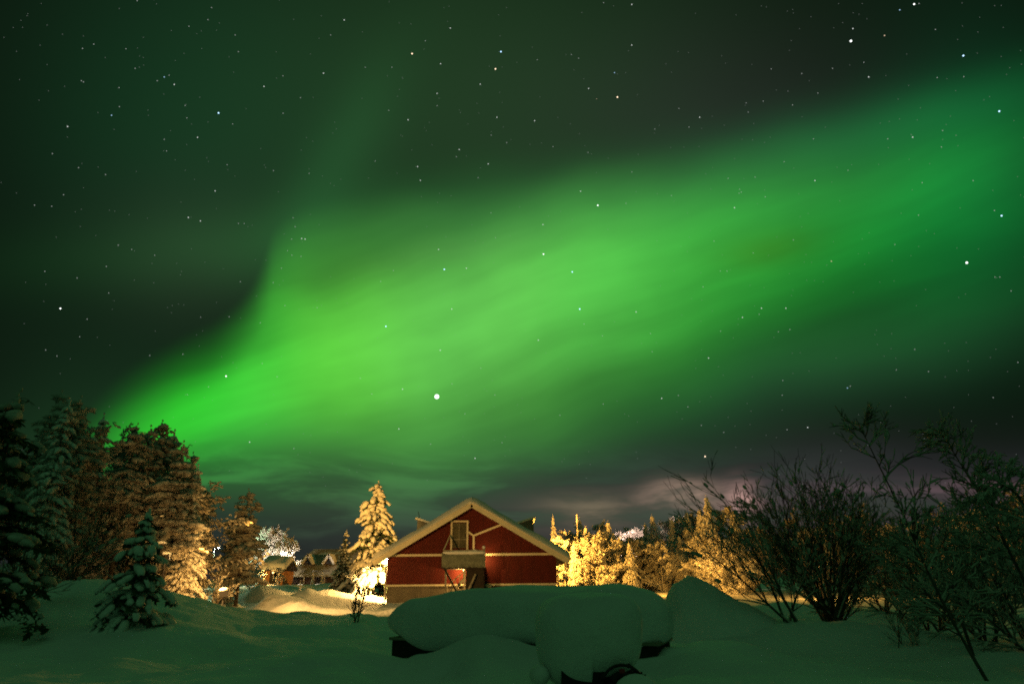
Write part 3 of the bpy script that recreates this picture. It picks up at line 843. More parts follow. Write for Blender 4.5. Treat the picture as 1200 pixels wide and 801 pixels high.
cabin(303, 333, 78, 668.5, 650, 4, 'small orange-lit log cabin under deep snow beside the far house', LOG, 260, (1, .5, .1), -2.6)
cabin(52, 92, 52, 668, 652, 4, 'small cabin glowing orange behind the dark frosted trees', LOG, 30, (1, .5, .12))
cabin(432, 466, 75, 682, 664, 4.5, 'dark shed with bright snow roof just behind the big spruce', HWALL, 0, WARM)


# ------------------------------------------------------------------ trees
def rotz(a):
    c, s = np.cos(a), np.sin(a); z = np.zeros_like(c); o = np.ones_like(c)
    return np.stack([np.stack([c, -s, z], -1), np.stack([s, c, z], -1), np.stack([z, z, o], -1)], -2)


def frames(D, rs, roll=None):
    """matrices whose x axis follows D"""
    D = D / (np.linalg.norm(D, axis=1)[:, None] + 1e-9)
    ref = np.where(np.abs(D[:, 2:3]) > .95, np.array([[1., 0, 0]]), np.array([[0, 0, 1.]]))
    s = np.cross(ref, D); s /= np.linalg.norm(s, axis=1)[:, None] + 1e-9
    u = np.cross(D, s)
    return np.stack([D, s, u], -1)


def lumpy(tpl, seed, amt=.25):
    r = np.random.RandomState(seed)
    return tpl[0] * (1 + amt * (r.rand(len(tpl[0]), 1) - .5) * 2), tpl[1]


LUMP = [lumpy(ICO2, s, .22) for s in range(3)]
LUMPS = [lumpy(ICO1, s, .3) for s in range(4)]


def tuft(seed, n=9):
    r = np.random.RandomState(seed); v, f = [], []
    for k in range(n):
        a = r.rand() * 6.28; el = r.uniform(-.9, .5); l = r.uniform(.6, 1.1)
        d = np.array((math.cos(a) * math.cos(el), math.sin(a) * math.cos(el), math.sin(el)))
        s = np.cross(d, r.randn(3)); s /= np.linalg.norm(s)
        b = len(v); w = r.uniform(.10, .2)
        v += [d * .02 - s * w * .5, d * .02 + s * w * .5, d * l * .6 + s * w, d * l, d * l * .6 - s * w]
        f += [(b, b + 1, b + 2), (b, b + 2, b + 4), (b + 4, b + 2, b + 3)]
    return np.array(v), np.array(f)


TUFT = [tuft(s) for s in range(4)]


def spruce(seed, H, R, snow=1.0, clump=.22, near=False, droop=.55, gap=.0, taper=.85, dens=1.0, snowmat=None, base=.06, leader=True, wild=.0):
    r = np.random.RandomState(seed)
    mb = MB(); tr = MB()
    tr.tube([(0, 0, -.3), (0, 0, H * .3), (r.randn() * .02, 0, H * .7), (r.randn() * .03, r.randn() * .03, H * .97)], [.028 * H * .6, .02 * H * .6, .009 * H * .7, .006], 8)
    P, Dv, Sz = [], [], []; FP, FD, FS = [], [], []
    A, B, ra, rb = [], [], [], []
    step = clump * 1.25 / dens
    z = base * H
    lob = [r.uniform(.75, 1.2) for _ in range(12)]
    pat = r.rand(9, 7)
    while z < H * .97:
        t = z / H
        L = R * (1 - t) ** taper * (1 if t > .15 else .75 + t * 1.6)
        nb = max(3, int(r.uniform(5, 8) * (0.6 + .6 * (1 - t))))
        a0 = r.rand() * 6.28
        for k in range(nb):
            if r.rand() < gap: continue
            a = a0 + k * 6.28 / nb + r.uniform(-.3, .3)
            l = L * lob[int(a / 6.28 * 12) % 12] * r.uniform(.62 - wild * .5, 1.12 + wild * .25)
            if l < .05: l = .05
            sn = snow * (1 if wild == 0 else (.35 + 1.1 * pat[int(t * 9) % 9, int(a / 6.2832 * 7) % 7]))
            dr = droop * r.uniform(.7, 1.3)
            ns = max(2, int(l / (clump * .62)))
            s = np.linspace(0, 1, ns + 1)
            px_ = np.cos(a) * l * s * (1 - .18 * s * dr); py_ = np.sin(a) * l * s * (1 - .18 * s * dr)
            pz = z + l * (.22 * s - dr * s ** 1.7)
            pts = np.stack([px_, py_, pz], -1)
            A.append(pts[:-1]); B.append(pts[1:]); w = .010 * l + .004
            ra.append(np.linspace(w, .004, ns + 1)[:-1]); rb.append(np.linspace(w, .004, ns + 1)[1:])
            d = np.gradient(pts, axis=0)
            for q in range(1, ns + 1):
                wq = clump * (1.05 - .35 * s[q]) * r.uniform(.6 - wild * .4, 1.15 + wild * .6)
                side = np.array((-math.sin(a), math.cos(a), 0))
                nside = 1 + int(l * (1 - abs(s[q] - .55)) / clump * .38)
                for e in range(nside):
                    off = 0 if nside == 1 else (e / (nside - 1) - .5) * 2
                    p = pts[q] + side * off * clump * .75 * nside * .5 + np.array((0, 0, -abs(off) * clump * .35))
                    if r.rand() < .9:
                        FP.append(p - (0, 0, wq * .25)); FD.append(d[q] + side * off * .15); FS.append(wq * 1.25)
                    if r.rand() < sn:
                        P.append(p + (0, 0, wq * .12) + r.randn(3) * clump * .08); Dv.append(d[q]); Sz.append(wq)
        z += step * (1.25 - .35 * t) * r.uniform(.8, 1.2)
    if leader:
        for q in range(4):
            P.append(np.array((r.randn() * .02, r.randn() * .02, H * (.93 + .025 * q)))); Dv.append(np.array((0, 0, 1.))); Sz.append(clump * (.55 - .08 * q))
    P, Dv, Sz = np.array(P), np.array(Dv), np.array(Sz)
    M = frames(Dv, Sz) * (Sz[:, None, None] * np.stack([r.uniform(.8, 1.25, len(Sz)), r.uniform(.55, .85, len(Sz)), r.uniform(.38, .6, len(Sz))], -1)[:, None, :])
    L_ = LUMP if near else LUMPS
    idx = r.randint(0, len(L_), len(P))
    for q, T in enumerate(L_): mb.inst(T[0], T[1], P[idx == q], M[idx == q], 1)
    FP, FD, FS = np.array(FP), np.array(FD), np.array(FS)
    M = frames(FD, FS) * FS[:, None, None]
    idx = r.randint(0, len(TUFT), len(FP))
    for q, T in enumerate(TUFT): mb.inst(T[0], T[1], FP[idx == q], M[idx == q], 0)
    mb.segs(np.concatenate(A), np.concatenate(B), np.concatenate(ra), np.concatenate(rb), 4, 2)
    return mb, tr


def grow(r, A, B, RA, RB, tips, p, d, L, rad_, depth, maxd, spread, up, nseg=4, kids=(2, 4), curve=.12, shrink=.62):
    step = L / nseg
    pts = [p]
    for k in range(nseg):
        d = d + r.randn(3) * curve + np.array((0, 0, up))
        d = d / np.linalg.norm(d)
        q = p + d * step
        r0 = rad_ * (1 - .6 * k / nseg); r1 = rad_ * (1 - .6 * (k + 1) / nseg)
        A.append(p); B.append(q); RA.append(r0); RB.append(r1)
        p = q; pts.append(p)
        if depth >= 1: tips.append((p, d, depth))
    if depth < maxd:
        nk = r.randint(kids[0], kids[1] + 1)
        for k in range(nk):
            i_ = r.randint(1, nseg + 1); q = pts[i_]
            s = r.randn(3); s -= s.dot(d) * d; s /= np.linalg.norm(s)
            nd = d + s * spread * r.uniform(.6, 1.3); nd /= np.linalg.norm(nd)
            grow(r, A, B, RA, RB, tips, q, nd, L * shrink * r.uniform(.7, 1.2), max(rad_ * .55, .003), depth + 1, maxd, spread, up, max(2, nseg - 1), kids, curve, shrink)


def birch(seed, H, spread=.55, frost=.10, up=.05, maxd=4, trunk_r=.09, tuftn=2, stems=1, mats=None, crown_r=None, low=.22):
    """a frosted broadleaf tree: trunk, boughs and a crown of rime-covered twigs"""
    r = np.random.RandomState(seed); mb, tr = MB(), MB()
    tips = []
    tA, tB, tRA, tRB = [], [], [], []
    A, B, RA, RB = [], [], [], []
    for s in range(stems):
        lean = r.randn(2) * (.05 if stems == 1 else .28)
        p = np.array((0, 0, -.3)); d = np.array((lean[0], lean[1], 1.)); d /= np.linalg.norm(d)
        N = 9
        for k in range(N):
            d = d + np.array((r.randn() * .05, r.randn() * .05, .04)); d /= np.linalg.norm(d)
            q = p + d * H * .97 / N
            w0, w1 = trunk_r * (1 - .9 * k / N), trunk_r * (1 - .9 * (k + 1) / N)
            tA.append(p); tB.append(q); tRA.append(w0); tRB.append(w1)
            t = (k + 1) / N
            if t > low:
                for b in range(r.randint(3, 6)):
                    a = r.rand() * 6.28
                    el = r.uniform(.25, .8)
                    nd = np.array((math.cos(a) * math.cos(el), math.sin(a) * math.cos(el), math.sin(el)))
                    pp = p + (q - p) * r.rand()
                    L = H * .36 * (math.sin(min(1, (1 - t) * 1.5 + .22) * 1.57)) * r.uniform(.6, 1.15) * (crown_r or 1)
                    grow(r, A, B, RA, RB, tips, pp, nd, L, w0 * .45, 1, maxd - 1, spread, up - .03, 4, (2, 3), .14)
            p = q
        tips.append((p, d, 3))
    tr.segs(tA, tB, tRA, tRB, 7)
    mb.segs(np.array(A), np.array(B), RA, RB, 3, 2)
    P = np.array([t[0] for t in tips]); D = np.array([t[1] for t in tips])
    P = np.repeat(P, tuftn, 0) + r.randn(len(P) * tuftn, 3) * frost * .9; D = np.repeat(D, tuftn, 0)
    D = D + np.array((0, 0, -.5)) + r.randn(*D.shape) * .35
    Sz = frost * r.uniform(.5, 1.3, len(P))
    M = frames(D, Sz) * (Sz[:, None, None] * np.stack([r.uniform(1.0, 1.9, len(Sz)), r.uniform(.35, .6, len(Sz)), r.uniform(.35, .6, len(Sz))], -1)[:, None, :])
    idx = r.randint(0, len(LUMPS) + 3, len(P))
    for q, T in enumerate(LUMPS): mb.inst(T[0], T[1], P[idx == q], M[idx == q], 1)
    sel = idx >= len(LUMPS)
    M = frames(D[sel], Sz[sel]) * (Sz[sel] * 1.9)[:, None, None]
    mb.inst(TUFT[seed % 4][0], TUFT[seed % 4][1], P[sel], M, 0)
    return mb, tr


def make_tree(name, pair, cmats, tmat, loc, label, cat='tree', group=None, rz=0.0):
    t = thing(name, loc, label, cat, group, rz)
    pair[1].build('trunk', tmat, t)
    pair[0].build('crown', cmats, t)
    return t


SPR = [NEED, SNOWT, BARKD]
FRO = [FROST, SNOWT, BARKF]
FROD = [FROST, FROSTD, BARKD]


def put(src, px, Y, label, sc_=1.0, rz=0.0, zo=-.05, sx=1.0):
    """stand a copy (or the first time the thing itself) on the snow under that bearing"""
    o = src if not src.get('used') else copy_tree(src)
    src['used'] = 1
    x = XX(px, Y)
    o.location = (x, Y, gz(x, Y) + zo); o.rotation_euler = (0, 0, rz)
    o.scale = (sc_ * sx, sc_ * sx, sc_)
    o['label'] = label
    return o


# big snow-laden spruce by the barn
H = at(441, 565, 63.5).z - gz(XX(438, 63.5), 63.5)
make_tree('snowy_spruce', spruce(14, H, 3.6, .85, .38, True, .60, .06, .60, 1.05, base=.12, wild=.4), SPR, BARKF,
          (XX(437, 62.8), 62.8, gz(XX(437, 62.8), 62.8)), 'tall spruce heavy with golden-lit snow beside the red barn', 'spruce')
# slimmer dark spruce next to it
make_tree('dark_spruce', spruce(12, 5.2, 1.9, .35, .2, False, .35, .1, .9, 1.2), SPR, BARKD,
          (XX(402, 66), 66, gz(XX(402, 66), 66)), 'dark slim spruce between the far house and big snowy spruce', 'spruce')
# small foreground spruce
x, y = XX(160, 17.5), 17.5
make_tree('young_spruce', spruce(35, 2.7, 1.30, .62, .17, True, .55, .22, .80, 1.1, base=.05, wild=.45), SPR, BARKD,
          (x, y, gz(x, y) - .05), 'young spruce with drooping snowy boughs on the open snow', 'spruce', rz=1.0)
# near spruce at the frame edge
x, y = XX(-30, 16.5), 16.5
make_tree('old_spruce', spruce(21, 5.7, 1.9, .22, .20, True, .42, .25, .55, .95, base=.12, wild=.6), [NEED, FROST, BARKD], BARKD,  # snow pads take the darker frost colour, standing in for shade
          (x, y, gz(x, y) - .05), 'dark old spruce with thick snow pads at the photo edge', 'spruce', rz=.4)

# frosted dark trees of the left wood
PIN = []
for s in range(3):
    PIN.append(make_tree('snowy_pine', spruce(140 + s, 8.0, 2.1, .95, .27, False, .30, .22, .45, 1.0, base=.24, wild=.4), [FROSTD, FROST, BARKD], BARKD, (0, 0, 0), '', 'pine', 'snowy pines of the wood beside the yard'))
BIR = []
for s, mts, tm in ((1, FROD, BARKD), (2, FROD, BARKD), (3, FROD, BARKD)):
    BIR.append(make_tree('frosted_tree', birch(50 + s, 8.0, .55, .12, .03, 4, .13, 3, 1, low=.25, crown_r=.9), mts, tm, (0, 0, 0), '', 'tree', 'dark frosted trees of the wood beside the yard'))
LW = [
    (0, 25, -35, 38, 9.3, 'rime-covered pine half hidden behind the old edge spruce'),
    (0, 1, 22, 34, 9.6, 'frosted pine rising just behind the old edge spruce'),
    (1, 2, 62, 33, 8.9, 'dark frosted tree with the little cool light shining through'),
    (2, 0, 92, 40, 9.3, 'frosted tree above the orange-lit cabin in the wood'),
    (0, 1, 128, 36, 8.2, 'frosted pine with a narrow top behind the young spruce'),
    (2, 0, 146, 38, 8.7, 'small-crowned snowy pine pressed against the tallest one'),
    (0, 0, 205, 40, 8.6, 'amber-lit snowy pine beside the rounded one'),
    (2, 0, 50, 31, 8.3, 'dark snowy pine next to the one behind the edge spruce'),
    (1, 0, 160, 40, 9.8, 'tallest brownish frosted pine directly above the young spruce'),
    (2, 2, 190, 37, 8.4, 'rounded frosted pine to the yard side of the tallest one'),
    (0, 0, 222, 42, 8.7, 'last frosted tree of the wood before the gap'),
    (1, 0, 224, 48, 7.9, 'darker frosted pine behind the last one of the wood'),
    (2, 1, 279, 50, 8.0, 'lone brown frosted pine standing apart at the yard'),
    (0, 0, 110, 47, 8.2, 'thin frosted tree deep in the wood behind the cabin'),
    (1, 0, 204, 52, 8.2, 'thin frosted pine deep in the wood near the green lamp'),
]
for k, (b, _, px, Y, h, lb) in enumerate(LW):
    src = BIR[b] if px in (62, 92, 222, 110) else PIN[b]
    put(src, px, Y, lb, h / 8.0 * (.86 if px in (62, 92, 222, 110) else 1), k * 1.7, sx={279: 1.15}.get(px, .98))
# conifers among them
SPS = make_tree('frosted_spruce', spruce(61, 8.0, 1.7, .9, .25, False, .6, .05, .75, 1.0), [FROSTD, SNOWT, BARKD], BARKD, (0, 0, 0), '', 'spruce', 'frosted spruces')
for k, (px, Y, h, sx, lb) in enumerate([
    (36, 30, 8.0, 1.0, 'spruce with snow tufts next to the old edge spruce'),
    (84, 37, 8.9, 1.0, 'snow-tufted spruce top above the dark wood near the edge spruce'),
    (133, 42, 8.9, .8, 'narrow pointed spruce between the rounder frosted trees'),
    (176, 43, 10.0, 1.1, 'highest snow-tufted spruce of the wood'),
    (213, 38, 7.4, 1.0, 'spruce at the yard side of the wood with golden tufts'),
    (266, 55, 5.6, 1.0, 'dark spruce standing just behind the lone brown tree'),
    (650, 86, 8.9, .55, 'single narrow golden spruce spire above the barn roof edge'),
]):
    put(SPS, px, Y, lb, h / 8.0, k * 2.1, sx=sx)

# golden frosted row behind the barn
ROWB = [make_tree('rime_birch', birch(70 + s, 7.0, .5, .10, .06, 4, .08, 5, 1, low=.05, crown_r=.8), FRO, BARKF, (0, 0, 0), '', 'birch', 'lit frosted trees behind the barn') for s in range(3)]
ROWS = [make_tree('rime_spruce', spruce(80 + s, 7.0, 1.35, 1.0, .145, False, 1.0, .0, .75, 1.25), [FROST, SNOWT, BARKF], BARKF, (0, 0, 0), '', 'spruce', 'lit frosted trees behind the barn') for s in range(2)]


def top_h(px, py, Y):
    return at(px, py, Y).z - gz(XX(px, Y), Y)


row = [  # px, top y, depth, kind, label
    (668, 622, 84, 'b0', 'brightest golden frosted tree right against the barn'),
    (682, 612, 86, 's0', 'golden frosted spruce second from the barn eave'),
    (697, 615, 88, 'b1', 'bushy golden frosted tree between two golden spruces'),
    (716, 616, 84, 's1', 'pointed golden spruce with a dark flank'),
    (732, 624, 102, 'b2', 'pale pinkish frosted tree in the dip of the row'),
    (746, 618, 104, 'b0', 'pale white-topped frosted tree at the middle of the row'),
    (756, 630, 84, 'b1', 'short dark-hearted frosted tree in front of the pale ones'),
    (770, 608, 90, 's0', 'pointed frosted spruce rising next to the pale pair of trees'),
    (786, 612, 92, 'b2', 'frosted tree rising behind the steep snow heap'),
    (802, 604, 98, 'b0', 'pinkish frosted crown above the steep snow heap'),
    (818, 606, 88, 'b1', 'golden frosted tree with ragged top beyond the heap'),
    (838, 586, 80, 's1', 'tallest golden frosted spruce at the end of the row'),
    (856, 600, 84, 'b2', 'olive frosted tree behind the willow shrub limb'),
    (699, 628, 79, 'b2', 'round golden frosted bush tree filling the gap beyond the pole'),
    (714, 634, 79, 'b1', 'round dull-gold bush tree between two slim spruces'),
    (735, 632, 86, 'b0', 'amber bush tree at the foot of the pale pinkish one'),
    (751, 634, 82, 'b2', 'amber bush tree below the white-topped one'),
    (664, 626, 83, 's0', 'slim golden spruce squeezed between the barn and brightest tree'),
    (689, 622, 82, 's1', 'slim golden spruce just beyond the bare pole'),
    (705, 624, 83, 's0', 'golden spruce in the shadow of the dark-flanked one'),
    (722, 628, 83, 's1', 'slim dull-gold spruce at the edge of the pale dip'),
    (761, 618, 86, 's1', 'slim amber spruce on the far side of the pale dip'),
    (793, 612, 86, 's0', 'slim amber spruce directly above the heap crest'),
    (812, 604, 84, 's1', 'slim amber spruce over the upper heap slope'),
    (828, 600, 82, 's0', 'slim amber spruce next to the tallest golden one'),
    (868, 602, 80, 's1', 'slim olive spruce behind the small willow limb'),
    (662, 634, 80, 'b2', 'small brilliant golden bush tree touching the barn corner'),
    (674, 638, 79, 's1', 'low golden spruce in front of the brightest tree'),
    (690, 630, 80, 'b0', 'low golden frosted bush tree in front of two spires'),
    (706, 634, 79, 's0', 'short golden spruce before the pointed dark-flanked one'),
    (724, 640, 80, 'b1', 'short dim frosted tree beside the dark-flanked spruce'),
    (776, 636, 80, 'b0', 'low frosted bush tree just above the box end'),
    (800, 632, 82, 's1', 'low frosted spruce half sunk behind the heap top'),
    (826, 628, 76, 'b2', 'low amber frosted tree over the heap slope'),
    (848, 630, 72, 'b1', 'low amber frosted tree below the willow limb'),
    (872, 644, 70, 'b0', 'low amber frosted tree beside the small willow'),
    (740, 640, 78, 's0', 'low shadowy spruce at the foot of the golden row'),
]
for k, (px, ty, Y, kd, lb) in enumerate(row):
    src = (ROWB if kd[0] == 'b' else ROWS)[int(kd[1])]
    put(src, px, Y, lb, top_h(px, ty - 6, Y) / 7.0, k * 1.3, sx=1.15 if kd[0] == 'b' else 1.45)
# darker continuation behind the shrubs
far = [(880, 612, 76), (905, 618, 72), (930, 606, 78), (958, 612, 70), (990, 606, 74), (1020, 600, 68), (1055, 608, 66), (1090, 612, 60), (1125, 600, 58), (1160, 590, 54), (1200, 585, 50), (1245, 575, 48)]
wh = ['first', 'second', 'third', 'fourth', 'fifth', 'sixth', 'seventh', 'eighth', 'ninth', 'tenth', 'eleventh', 'twelfth']
for k, (px, ty, Y) in enumerate(far):
    src = BIR[k % 3] if k % 3 else ROWB[k % 3]
    o = put(src, px, Y, '%s dim frosted tree behind the willow shrubs counting from the golden row' % wh[k], 1, k * 2.3, sx=1)
    s = top_h(px, ty, Y) / (8.0 if k % 3 else 7.0)
    o.scale = (s * 1.05, s * 1.05, s); o['group'] = 'dim frosted trees behind the willow shrubs'
# white-lit birches by the cabin
for k, (px, ty, Y, lb) in enumerate([(303, 612, 86, 'white-lit frosted birch nearest the brown tree'), (318, 616, 88, 'pink-white frosted birch above the log cabin'),
                                     (335, 626, 84, 'low white frosted birch leaning over the cabin roof'), (293, 636, 66, 'brownish frosted bush tree in front of white birches')]):
    put(ROWB[k % 3], px, Y, lb, top_h(px, ty, Y) / 7.0, k * 1.1, sx=.8)
put(ROWB[0], 301, 75, 'little glowing frosted bush at the cabin corner nearest the wood', .30, .4)
put(ROWB[2], 326, 76, 'little glowing frosted bush before the log cabin door', .26, 1.4)
put(ROWB[1], 421, 63, 'small frosted tree glowing at the foot of big spruce', .42, .4)
put(ROWB[2], 449, 80, 'frosted tree behind the bright-roofed shed', top_h(449, 650, 80) / 7.0, .4)
# frozen saplings before the far house
for k, (px, Y, s, lb) in enumerate([(366, 82, .24, 'snowy sapling before the far house wall, nearer its corner'), (377, 81, .20, 'tiny snowy sapling before the middle of far house wall'), (352, 60, .16, 'low frosted bush on the heap in front of the cabin')]):
    put(ROWS[0], px, Y, lb, s, k)

# ------------------------------------------------------------------ near willow shrubs
def shrub(name, base, stems, label, seed, H, maxd=4, rad0=.035, snowp=.5, cat='shrub', spread=.45, twig=.003, kids=(2, 4), shrink=.6):
    r = np.random.RandomState(seed)
    t = thing(name, base, label, cat)
    A, B, RA, RB, tips = [], [], [], [], []
    sA, sB, sRA, sRB = [], [], [], []
    for (lx, ly, lz, L) in stems:
        d = np.array((lx, ly, lz), float); d /= np.linalg.norm(d)
        p = np.array((r.randn() * .10, r.randn() * .10, -.15)); N = 7; q0 = p
        for k in range(N):
            d = d + r.randn(3) * .05 + np.array((0, 0, .025)); d /= np.linalg.norm(d)
            q = p + d * L / N
            w0, w1 = rad0 * (1 - .85 * k / N), rad0 * (1 - .85 * (k + 1) / N)
            sA.append(p); sB.append(q); sRA.append(w0); sRB.append(w1)
            if k > 0:
                for b in range(r.randint(1, 4)):
                    s = r.randn(3); s -= s.dot(d) * d; s /= np.linalg.norm(s)
                    nd = d + s * spread * r.uniform(.7, 1.4); nd /= np.linalg.norm(nd)
                    grow(r, A, B, RA, RB, tips, p + (q - p) * r.rand(), nd, L * .42 * (1.1 - .5 * k / N) * r.uniform(.6, 1.1), w0 * .5, 1, maxd - 1, spread, .03, 4, kids, .10, shrink)
            p = q
    m = MB(); m.segs(sA, sB, sRA, sRB, 6); m.build('stem_fan', BARKD, t)
    A, B, RA, RB = map(np.array, (A, B, RA, RB))
    RA = np.maximum(RA, twig); RB = np.maximum(RB, twig * .8); snowp = snowp * .95
    m = MB(); m.segs(A, B, RA, RB, 4, 0)
    # rime and snow lying along the upper side of the twigs
    AA = np.concatenate([A, np.array(sA)]); BB = np.concatenate([B, np.array(sB)]); RR = np.concatenate([RA, np.array(sRA)])
    horiz = 1 - np.abs((BB - AA)[:, 2]) / (np.linalg.norm(BB - AA, axis=1) + 1e-9)
    sel = r.rand(len(AA)) < snowp * (.35 + horiz)
    a, b, w = AA[sel], BB[sel], RR[sel]
    off = np.stack([np.zeros(len(w)), np.zeros(len(w)), w * .7 + .004], -1)
    m.segs(a + off, b + off, w * .9 + .006, w * .7 + .005, 5, 1)
    # heavier snow pads
    sel2 = r.rand(len(AA)) < .02 * snowp * 2
    P = (AA[sel2] + BB[sel2]) / 2; D = (BB - AA)[sel2]; Sz = r.uniform(.03, .07, len(P))
    if len(P):
        M = frames(D, Sz) * (Sz[:, None, None] * np.array((1.4, .8, .7))[None, None, :])
        m.inst(LUMP[0][0], LUMP[0][1], P + (0, 0, .02), M, 1)
    m.build('twigs_crown', [BARKD, RIME], t)
    return t


def sh_base(px, Y): 
    x = XX(px, Y); return (x, Y, gz(x, Y))


r = random.Random(3)
st_ = []
for k in range(24):
    a = -1.0 + 2.0 * k / 23
    st_.append((math.sin(a * .62) + r.uniform(-.08, .08), r.uniform(-.35, .35), math.cos(a * .5), r.uniform(2.7, 3.7) * (1 - .2 * abs(a))))
shrub('willow_shrub', sh_base(968, 18.5), st_, 'big fan-shaped bare willow shrub with snow on its stems', 101, 4.6, 4, .04, .55, twig=.0055)
shrub('willow_shrub', sh_base(925, 17.0), [(-.75, .1, 1.2, 3.3), (-.55, -.2, 1.1, 2.7), (-.95, .2, .9, 2.8), (-.2, .2, 1, 2.2), (.3, 0, 1, 1.8)],
      'smaller bare willow shrub whose long limb leans over the heap', 102, 3.5, 4, .035, .55, twig=.005)
shrub('willow_shrub', sh_base(1045, 14.5), [(.1, 0, 1, 1.0), (-.35, 0, 1, .9), (.4, .1, 1, .85), (.0, .3, 1, .8)],
      'knee-high twiggy shrub poking out of the snow below the big willow', 103, 1, 3, .012, .3, twig=.004)
shrub('willow_shrub', sh_base(1100, 21), [(-.5, 0, 1, 3.0), (-.2, .2, 1, 3.2), (.15, 0, 1, 3.2), (.5, .2, 1, 3.0), (.8, 0, 1, 2.6), (-.8, 0, .8, 2.3), (0, -.3, 1, 2.6)],
      'broad dark willow shrub behind the leaning saplings', 104, 3, 4, .035, .8, twig=.006, spread=.6)
shrub('willow_shrub', sh_base(1190, 16), [(-.5, 0, 1, 2.6), (-.2, .2, 1, 2.9), (.15, 0, 1, 3.0), (-.8, .2, .8, 2.3), (.5, .2, .6, 2.6), (-.1, -.4, .8, 2.0)],
      'snow-bowed willow shrub at the far edge beyond the leaning saplings', 105, 3, 4, .035, .95, twig=.006, spread=.7)


def sapling(poly, Y, label, seed, w=.035, twl=.5, n=26, snowp=.6, droop=-.02):
    """a leaning young tree whose stem follows the given bearings"""
    r = np.random.RandomState(seed)
    P3 = np.array([tuple(at(px, py, Y + dy)) for px, py, dy in poly])
    b = P3[0].copy(); g = gz(b[0], b[1])
    t = thing('leaning_sapling', tuple(b), label, 'sapling')
    tt = np.linspace(0, len(P3) - 1, 16); k = np.minimum(tt.astype(int), len(P3) - 2); f = (tt - k)[:, None]
    pts = P3[k] * (1 - f) + P3[k + 1] * f - b
    pts[1:-1] = (pts[:-2] + pts[1:-1] * 2 + pts[2:]) / 4
    root = pts[0] + np.array(((pts[0] - pts[2])[0] * .5, 0, min(-.2, g - b[2] - .2)))
    pts = np.vstack([root, pts])
    rs = np.linspace(w, .006, len(pts))
    m = MB(); m.tube(pts, rs, 7); m.build('stem', BARKD, t)
    A, B, RA, RB, tips = [], [], [], [], []
    for q in range(n):
        s = r.uniform(.22, .99) * (len(pts) - 1); i_ = min(int(s), len(pts) - 2); p = pts[i_] + (pts[i_ + 1] - pts[i_]) * (s - i_)
        d = pts[i_ + 1] - pts[i_]; d /= np.linalg.norm(d)
        v = r.randn(3); v -= v.dot(d) * d; v /= np.linalg.norm(v)
        nd = d * .8 + v * .9; nd /= np.linalg.norm(nd)
        grow(r, A, B, RA, RB, tips, p, nd, twl * (1.25 - .8 * s / len(pts)) * r.uniform(.7, 1.3), .012, 1, 3, .5, droop, 4, (3, 4), .14, .6)
    A, B, RA, RB = map(np.array, (A, B, RA, RB)); RA = np.maximum(RA, .0045); RB = np.maximum(RB, .004)
    m = MB(); m.segs(A, B, RA, RB, 4, 0)
    sel = r.rand(len(A)) < snowp; off = np.array((0, 0, .008))
    m.segs(A[sel] + off, B[sel] + off, RA[sel] + .005, RB[sel] + .004, 5, 1)
    sel2 = r.rand(len(A)) < .05 * snowp; P = (A[sel2] + B[sel2]) / 2; Sz = r.uniform(.02, .05, len(P))
    M = frames((B - A)[sel2], Sz) * (Sz[:, None, None] * np.array((1.4, .8, .7))[None, None, :])
    m.inst(LUMPS[1][0], LUMPS[1][1], P + off, M, 1)
    m.build('twigs_crown', [BARKD, RIME], t)
    return t


sapling([(1165, 812, -.6), (1120, 735, -.2), (1085, 665, 0), (1060, 605, .2), (1030, 545, .3), (1003, 490, .4)], 10.5, 'leaning bare sapling whose thin top reaches highest of all shrubs', 201, .028, .6, 40, .5)
sapling([(1235, 745, -.3), (1190, 660, 0), (1160, 600, .1), (1130, 550, .2), (1099, 500, .3)], 11.5, 'leaning bushy sapling parallel to the thinner one', 202, .032, .55, 64, .6)
sapling([(1215, 700, 0), (1210, 620, 0), (1195, 580, .0), (1175, 566, .1), (1155, 572, .2), (1140, 590, .2)], 11.0, 'sapling bent into a snowy arch at the photo edge', 203, .035, .45, 34, .95, -.08)
sapling([(1128, 730, 0), (1090, 700, 0), (1060, 660, .1), (1048, 640, .2)], 13.0, 'short leaning sapling with snow pads below the thin one', 204, .03, .5, 24, .8, -.05)
for px, Y, L, sd, lb in [(1085, 17.5, 2.0, 301, 'rimed bush beneath the thin leaning sapling'), (1140, 15.5, 2.1, 302, 'rimed bush beneath the bushy leaning sapling'), (1192, 13.5, 1.9, 303, 'rimed bush at the photo edge under the snowy arch'),
                         (1030, 23.0, 2.0, 304, 'low rimed bush just behind the big willow on its far side'), (1165, 24.0, 2.8, 305, 'tall rimed bush deep behind the saplings')]:
    shrub('rimed_shrub', sh_base(px, Y), [(-.6, 0, 1, L), (-.25, .2, 1, L * 1.1), (.15, 0, 1, L * 1.1), (.5, .2, .9, L), (.8, 0, .8, L * .85), (-.9, 0, .8, L * .85), (0, -.3, 1, L)],
          lb, sd, 3, 4, .03, .9, twig=.006, spread=.65)
# the little dark sapling by the track
shrub('track_sapling', sh_base(421, 26.0), [(.08, 0, 1, 1.25), (.2, .1, 1, 1.1), (-.12, 0, 1, .95)], 'small dark sapling standing alone beside the packed track', 110, 1.2, 3, .03, .15, 'sapling', .5, twig=.012)
